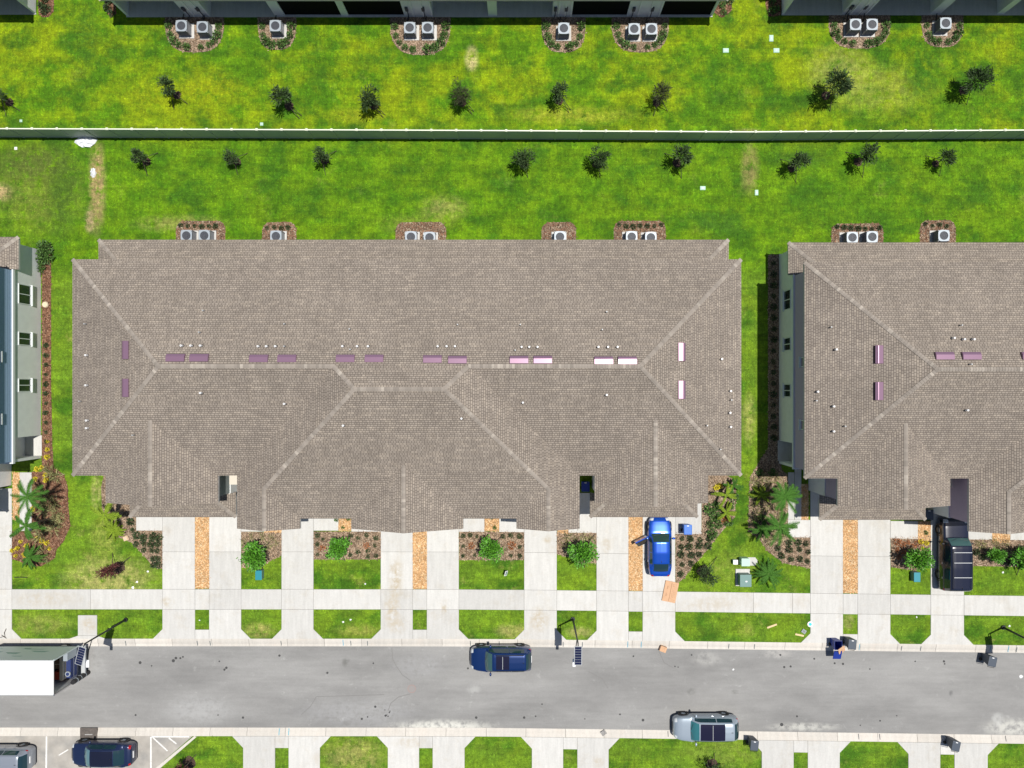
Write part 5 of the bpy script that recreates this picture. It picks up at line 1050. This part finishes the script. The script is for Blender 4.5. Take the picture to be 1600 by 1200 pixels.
    if door_open:
        hx = hl-(G0+.05)*L; a = math.radians(64); dr = MB(); ln = (mid-G0-.05)*L
        D = bpy.data.objects.new('open_door', None); D = MB().box(-ln, 0, -.05, .05, .28, .93).obj('open_door', paint, t, loc=(hx, hw-.02, 0), bevel=.03); D.rotation_euler = (0, 0, -a)
        MB().box(-ln+.06, -.1, -.09, -.051, .36, .88).obj('door_trim', TRIMB, D)
        w = MB(); w.add([(-ln+.02,-.03,.93),(-.05,-.03,.93),(-.45,-.20,1.36),(-ln+.12,-.20,1.38)], [(0,1,2,3)]); w.obj('door_window', CGLS, D)
        MB().tube([(-.05,-.03,.93),(-.45,-.2,1.37),(-ln+.12,-.2,1.39),(-ln+.02,-.03,.93)], .025, 5).obj('window_frame', TRIMB, D)
    return t
P_BLUE = M('blue_metallic', (.003,.07,.46), .24, metal=.4, coat=1); P_NAVY = M('navy_metallic', (.006,.030,.13), .25, metal=.4, coat=1); P_DARK = M('dark_navy_paint', (.012,.022,.07), .3, metal=.3, coat=1)
P_SILV = M('silver_blue_paint', (.34,.40,.46), .32, metal=.35, coat=.7); P_GREY = M('grey_silver_paint', (.30,.33,.38), .3, metal=.4, coat=.8); P_BLK = M('black_paint', (.010,.012,.028), .22, coat=1)
GR = M('gloss_black_roof', (.008,.009,.022), .12, coat=1)
car('bright blue sedan with its left front door open on the driveway', 'car', 1028, 851, math.pi/2, 4.55, 1.82, 1.45, P_BLUE, door_open=True, z0=.035, scr=M('green_windscreen', (.02,.05,.04), .06, spec=.8))
car('navy blue off-roader with dark sunroof parked at the north kerb', 'car', 783, 1024, math.pi, 4.75, 1.93, 1.68, P_NAVY, 'suv', roofglass=(.43,.64,.5), rails='b')
car('silver-blue crossover with black glass roof parked at the south kerb', 'car', 1099, 1131, math.pi, 5.0, 1.95, 1.58, P_SILV, 'suv', roofglass=(.385,.76,.60), scr=M('teal_windscreen', (.035,.15,.17), .1, spec=.8))
car('dark navy sedan parked in the bay at lower left', 'car', 168, 1171, math.pi, 4.85, 1.88, 1.46, P_DARK, z0=.022, roofm=GR, scr=M('pale_windscreen', (.10,.19,.22), .12, spec=.8))
car('grey silver off-roader cut by the bottom left corner, red tail light showing', 'car', 12, 1178, math.pi, 4.7, 1.88, 1.66, P_GREY, 'suv', roofglass=(.42,.62,.55), z0=.022)
car('big black off-roader with roof rails nosed under the right block eave', 'car', 1480, 862, math.pi/2, 5.55, 1.98, 1.92, P_BLK, 'box', rails='x', z0=.035)
# box truck with its tail open
TW = M('truck_white', (.70,.70,.69), .45, var=.04, vscale=1); TG = M('truck_side', (.52,.58,.58), .5); TDK = M('truck_inside', (.03,.035,.06), .8)
t = thing('box_truck', 'white box truck with its rear door open at the left edge', 'truck', G(132, 1029, -.09)); t.rotation_euler = (0, 0, 0)
Lb = 6.2; hw = 1.28; F = 1.0; Ht = 3.72
MB().box(-Lb, 0, -hw, hw, Ht-.05, Ht).obj('box_roof', TW, t)
for i in range(15): MB().box(-Lb+.2+i*.4, -Lb+.235+i*.4, -hw+.05, hw-.05, Ht+.0005, Ht+.014).obj('roof_rib', TW, t)
for s in (-1, 1): MB().box(-Lb, 0, min(s*hw, s*(hw-.045)), max(s*hw, s*(hw-.045)), Ht+.0006, Ht+.02).obj('edge_rail', LEAD, t)
for s in (-1, 1):
    w = MB().box(-Lb, 0, *( (hw-.05, hw) if s > 0 else (-hw, -hw+.05)), F, Ht-.051).obj('box_side', TG if s > 0 else TW, t)
    if s > 0:
        r = random.Random(5)
        TP = M('faded_print', (.25,.36,.33), .7)
        for x0, z0, l, h in ((-1.5,1.9,1.4,.28),(-1.9,1.5,2.1,.13),(-3.4,2.2,1.2,.35),(-4.9,2.0,1.1,.2),(-2.8,2.9,.9,.12),(-5.3,1.4,2.2,.1),(-3.2,1.35,.6,.2)):
            MB().prism([(x0-l, z0), (x0, z0+h*.15), (x0-l*.15, z0+h), (x0-l*.7, z0+h*.85)], 0, .004).obj('side_print', TP, w)
            o = [c for c in w.children][-1]; o.rotation_euler = (math.pi/2, 0, 0); o.location = (0, hw+.006, 0)
MB().box(-Lb, -Lb+.05, -hw+.051, hw-.051, F, Ht-.051).obj('box_front', TW, t); MB().box(-Lb, 0, -hw, hw, F-.15, F-.001).obj('box_floor', TDK, t)
for s in (-1, 1): MB().box(.001, .06, s*hw-.05, s*hw+.05, F-.1, Ht).obj('rear_post', CHR if s < 0 else TG, t)
MB().box(.061, .35, -hw+.1, hw-.1, .45, .6).obj('rear_bumper', LEAD, t)
MB().box(-7.6, -Lb-.3, -.95, .95, .5, 2.2).obj('cab', TW, t, bevel=.12); MB().box(-7.35, -6.7, -.85, .85, 1.5, 2.21).obj('cab_glass', CGLS, t)
MB().box(-7.3, -.2, -.45, .45, .55, .75).obj('chassis', TDK, t)
for x in (-1.4, -7.0):
    for s in (-1, 1):
        w = MB().cyl((0,0), .45, -.14, .14, 20).obj('wheel', BLACK, t, loc=(x, s*.98, .45)); w.rotation_euler = (math.pi/2, 0, 0); MB().cyl((0,0), .22, -.15, .15, 14).obj('rim', LEAD, w)
bx = G(132, 1029, -.09)
def cargo(name, lab, cat, x0, x1, y0, y1, z0, z1, mt, parts=()):
    tt = thing(name, lab, cat, (bx.x+(x0+x1)/2, bx.y+(y0+y1)/2, bx.z+z0)); a, b, h = (x1-x0)/2, (y1-y0)/2, z1-z0; MB().box(-a, a, -b, b, 0, h).obj('body', mt, tt, bevel=.02)
    for nm, p, m2 in parts: MB().box(*p).obj(nm, m2, tt)
    return tt
BEIGE = M('beige_wood', (.5,.44,.34), .6); NAVM = M('navy_fabric', (.015,.03,.12), .8); REDM = M('red_plastic', (.4,.05,.02), .5); TANM = M('brown_carton', (.2,.13,.08), .8)
cargo('sideboard', 'narrow beige cabinet standing crosswise in the open truck', 'cabinet', -.62, -.42, -.9, 1.0, F, F+1.05, BEIGE, (('cabinet_top', (-.12,.12,-.97,.97,1.051,1.08), BEIGE),))
cargo('mattress', 'dark navy mattress leaning at the tail of the open truck', 'mattress', -.36, -.02, -.85, .55, F, F+.75, NAVM, (('piping', (-.175,.175,-.705,.705,.35,.37), LEAD),))
cargo('carton', 'brown carton in the dark middle of the truck load', 'carton', -1.3, -.75, -.2, .5, F, F+.6, TANM, (('tape', (-.28,.28,-.03,.03,.601,.606), BEIGE),))
cargo('red_crate', 'red plastic crate in the truck near the open tail', 'crate', -1.2, -.75, -.9, -.35, F, F+.85, REDM, (('crate_rim', (-.24,.24,-.29,.29,.851,.88), REDM),))
cargo('white_chest', 'pale chest beside the truck wall at the open tail', 'chest', -.36, -.02, .6, 1.18, F, F+1.1, ACW, (('chest_lid', (-.18,.18,-.3,.3,1.101,1.13), ACW),))
tt = thing('table_fan', 'round white rimmed fan lying on the truck load', 'fan', (bx.x-.18, bx.y-.5, bx.z+F+.78)); MB().cyl((0,0), .2, 0, .08, 20).obj('rim', ACW, tt); MB().cyl((0,0), .13, .081, .09, 16).obj('hub', NAVM, tt)
tt = thing('blue_cask', 'pale blue round tub in the shadowed corner of the truck', 'tub', (bx.x-1.55, bx.y-1.0, bx.z+F)); MB().cyl((0,0), .16, 0, 1.2, 16).obj('body', BINL, tt); MB().cyl((0,0), .12, 1.201, 1.22, 16).obj('lid', ACW, tt)
tt = thing('rolled_mat', 'black rolled mat with pale straps standing at the truck tail', 'rolled mat', (bx.x+.24, bx.y-hw+.18, bx.z)); MB().tube([(0,0,0),(0,0,.9),(0,0,1.9)], [.19,.2,.18], 16).obj('roll', TRIMB, tt)
for z in (.5, 1.05, 1.5): MB().cyl((0,0), .206, z, z+.05, 16).obj('strap', ACW, tt)
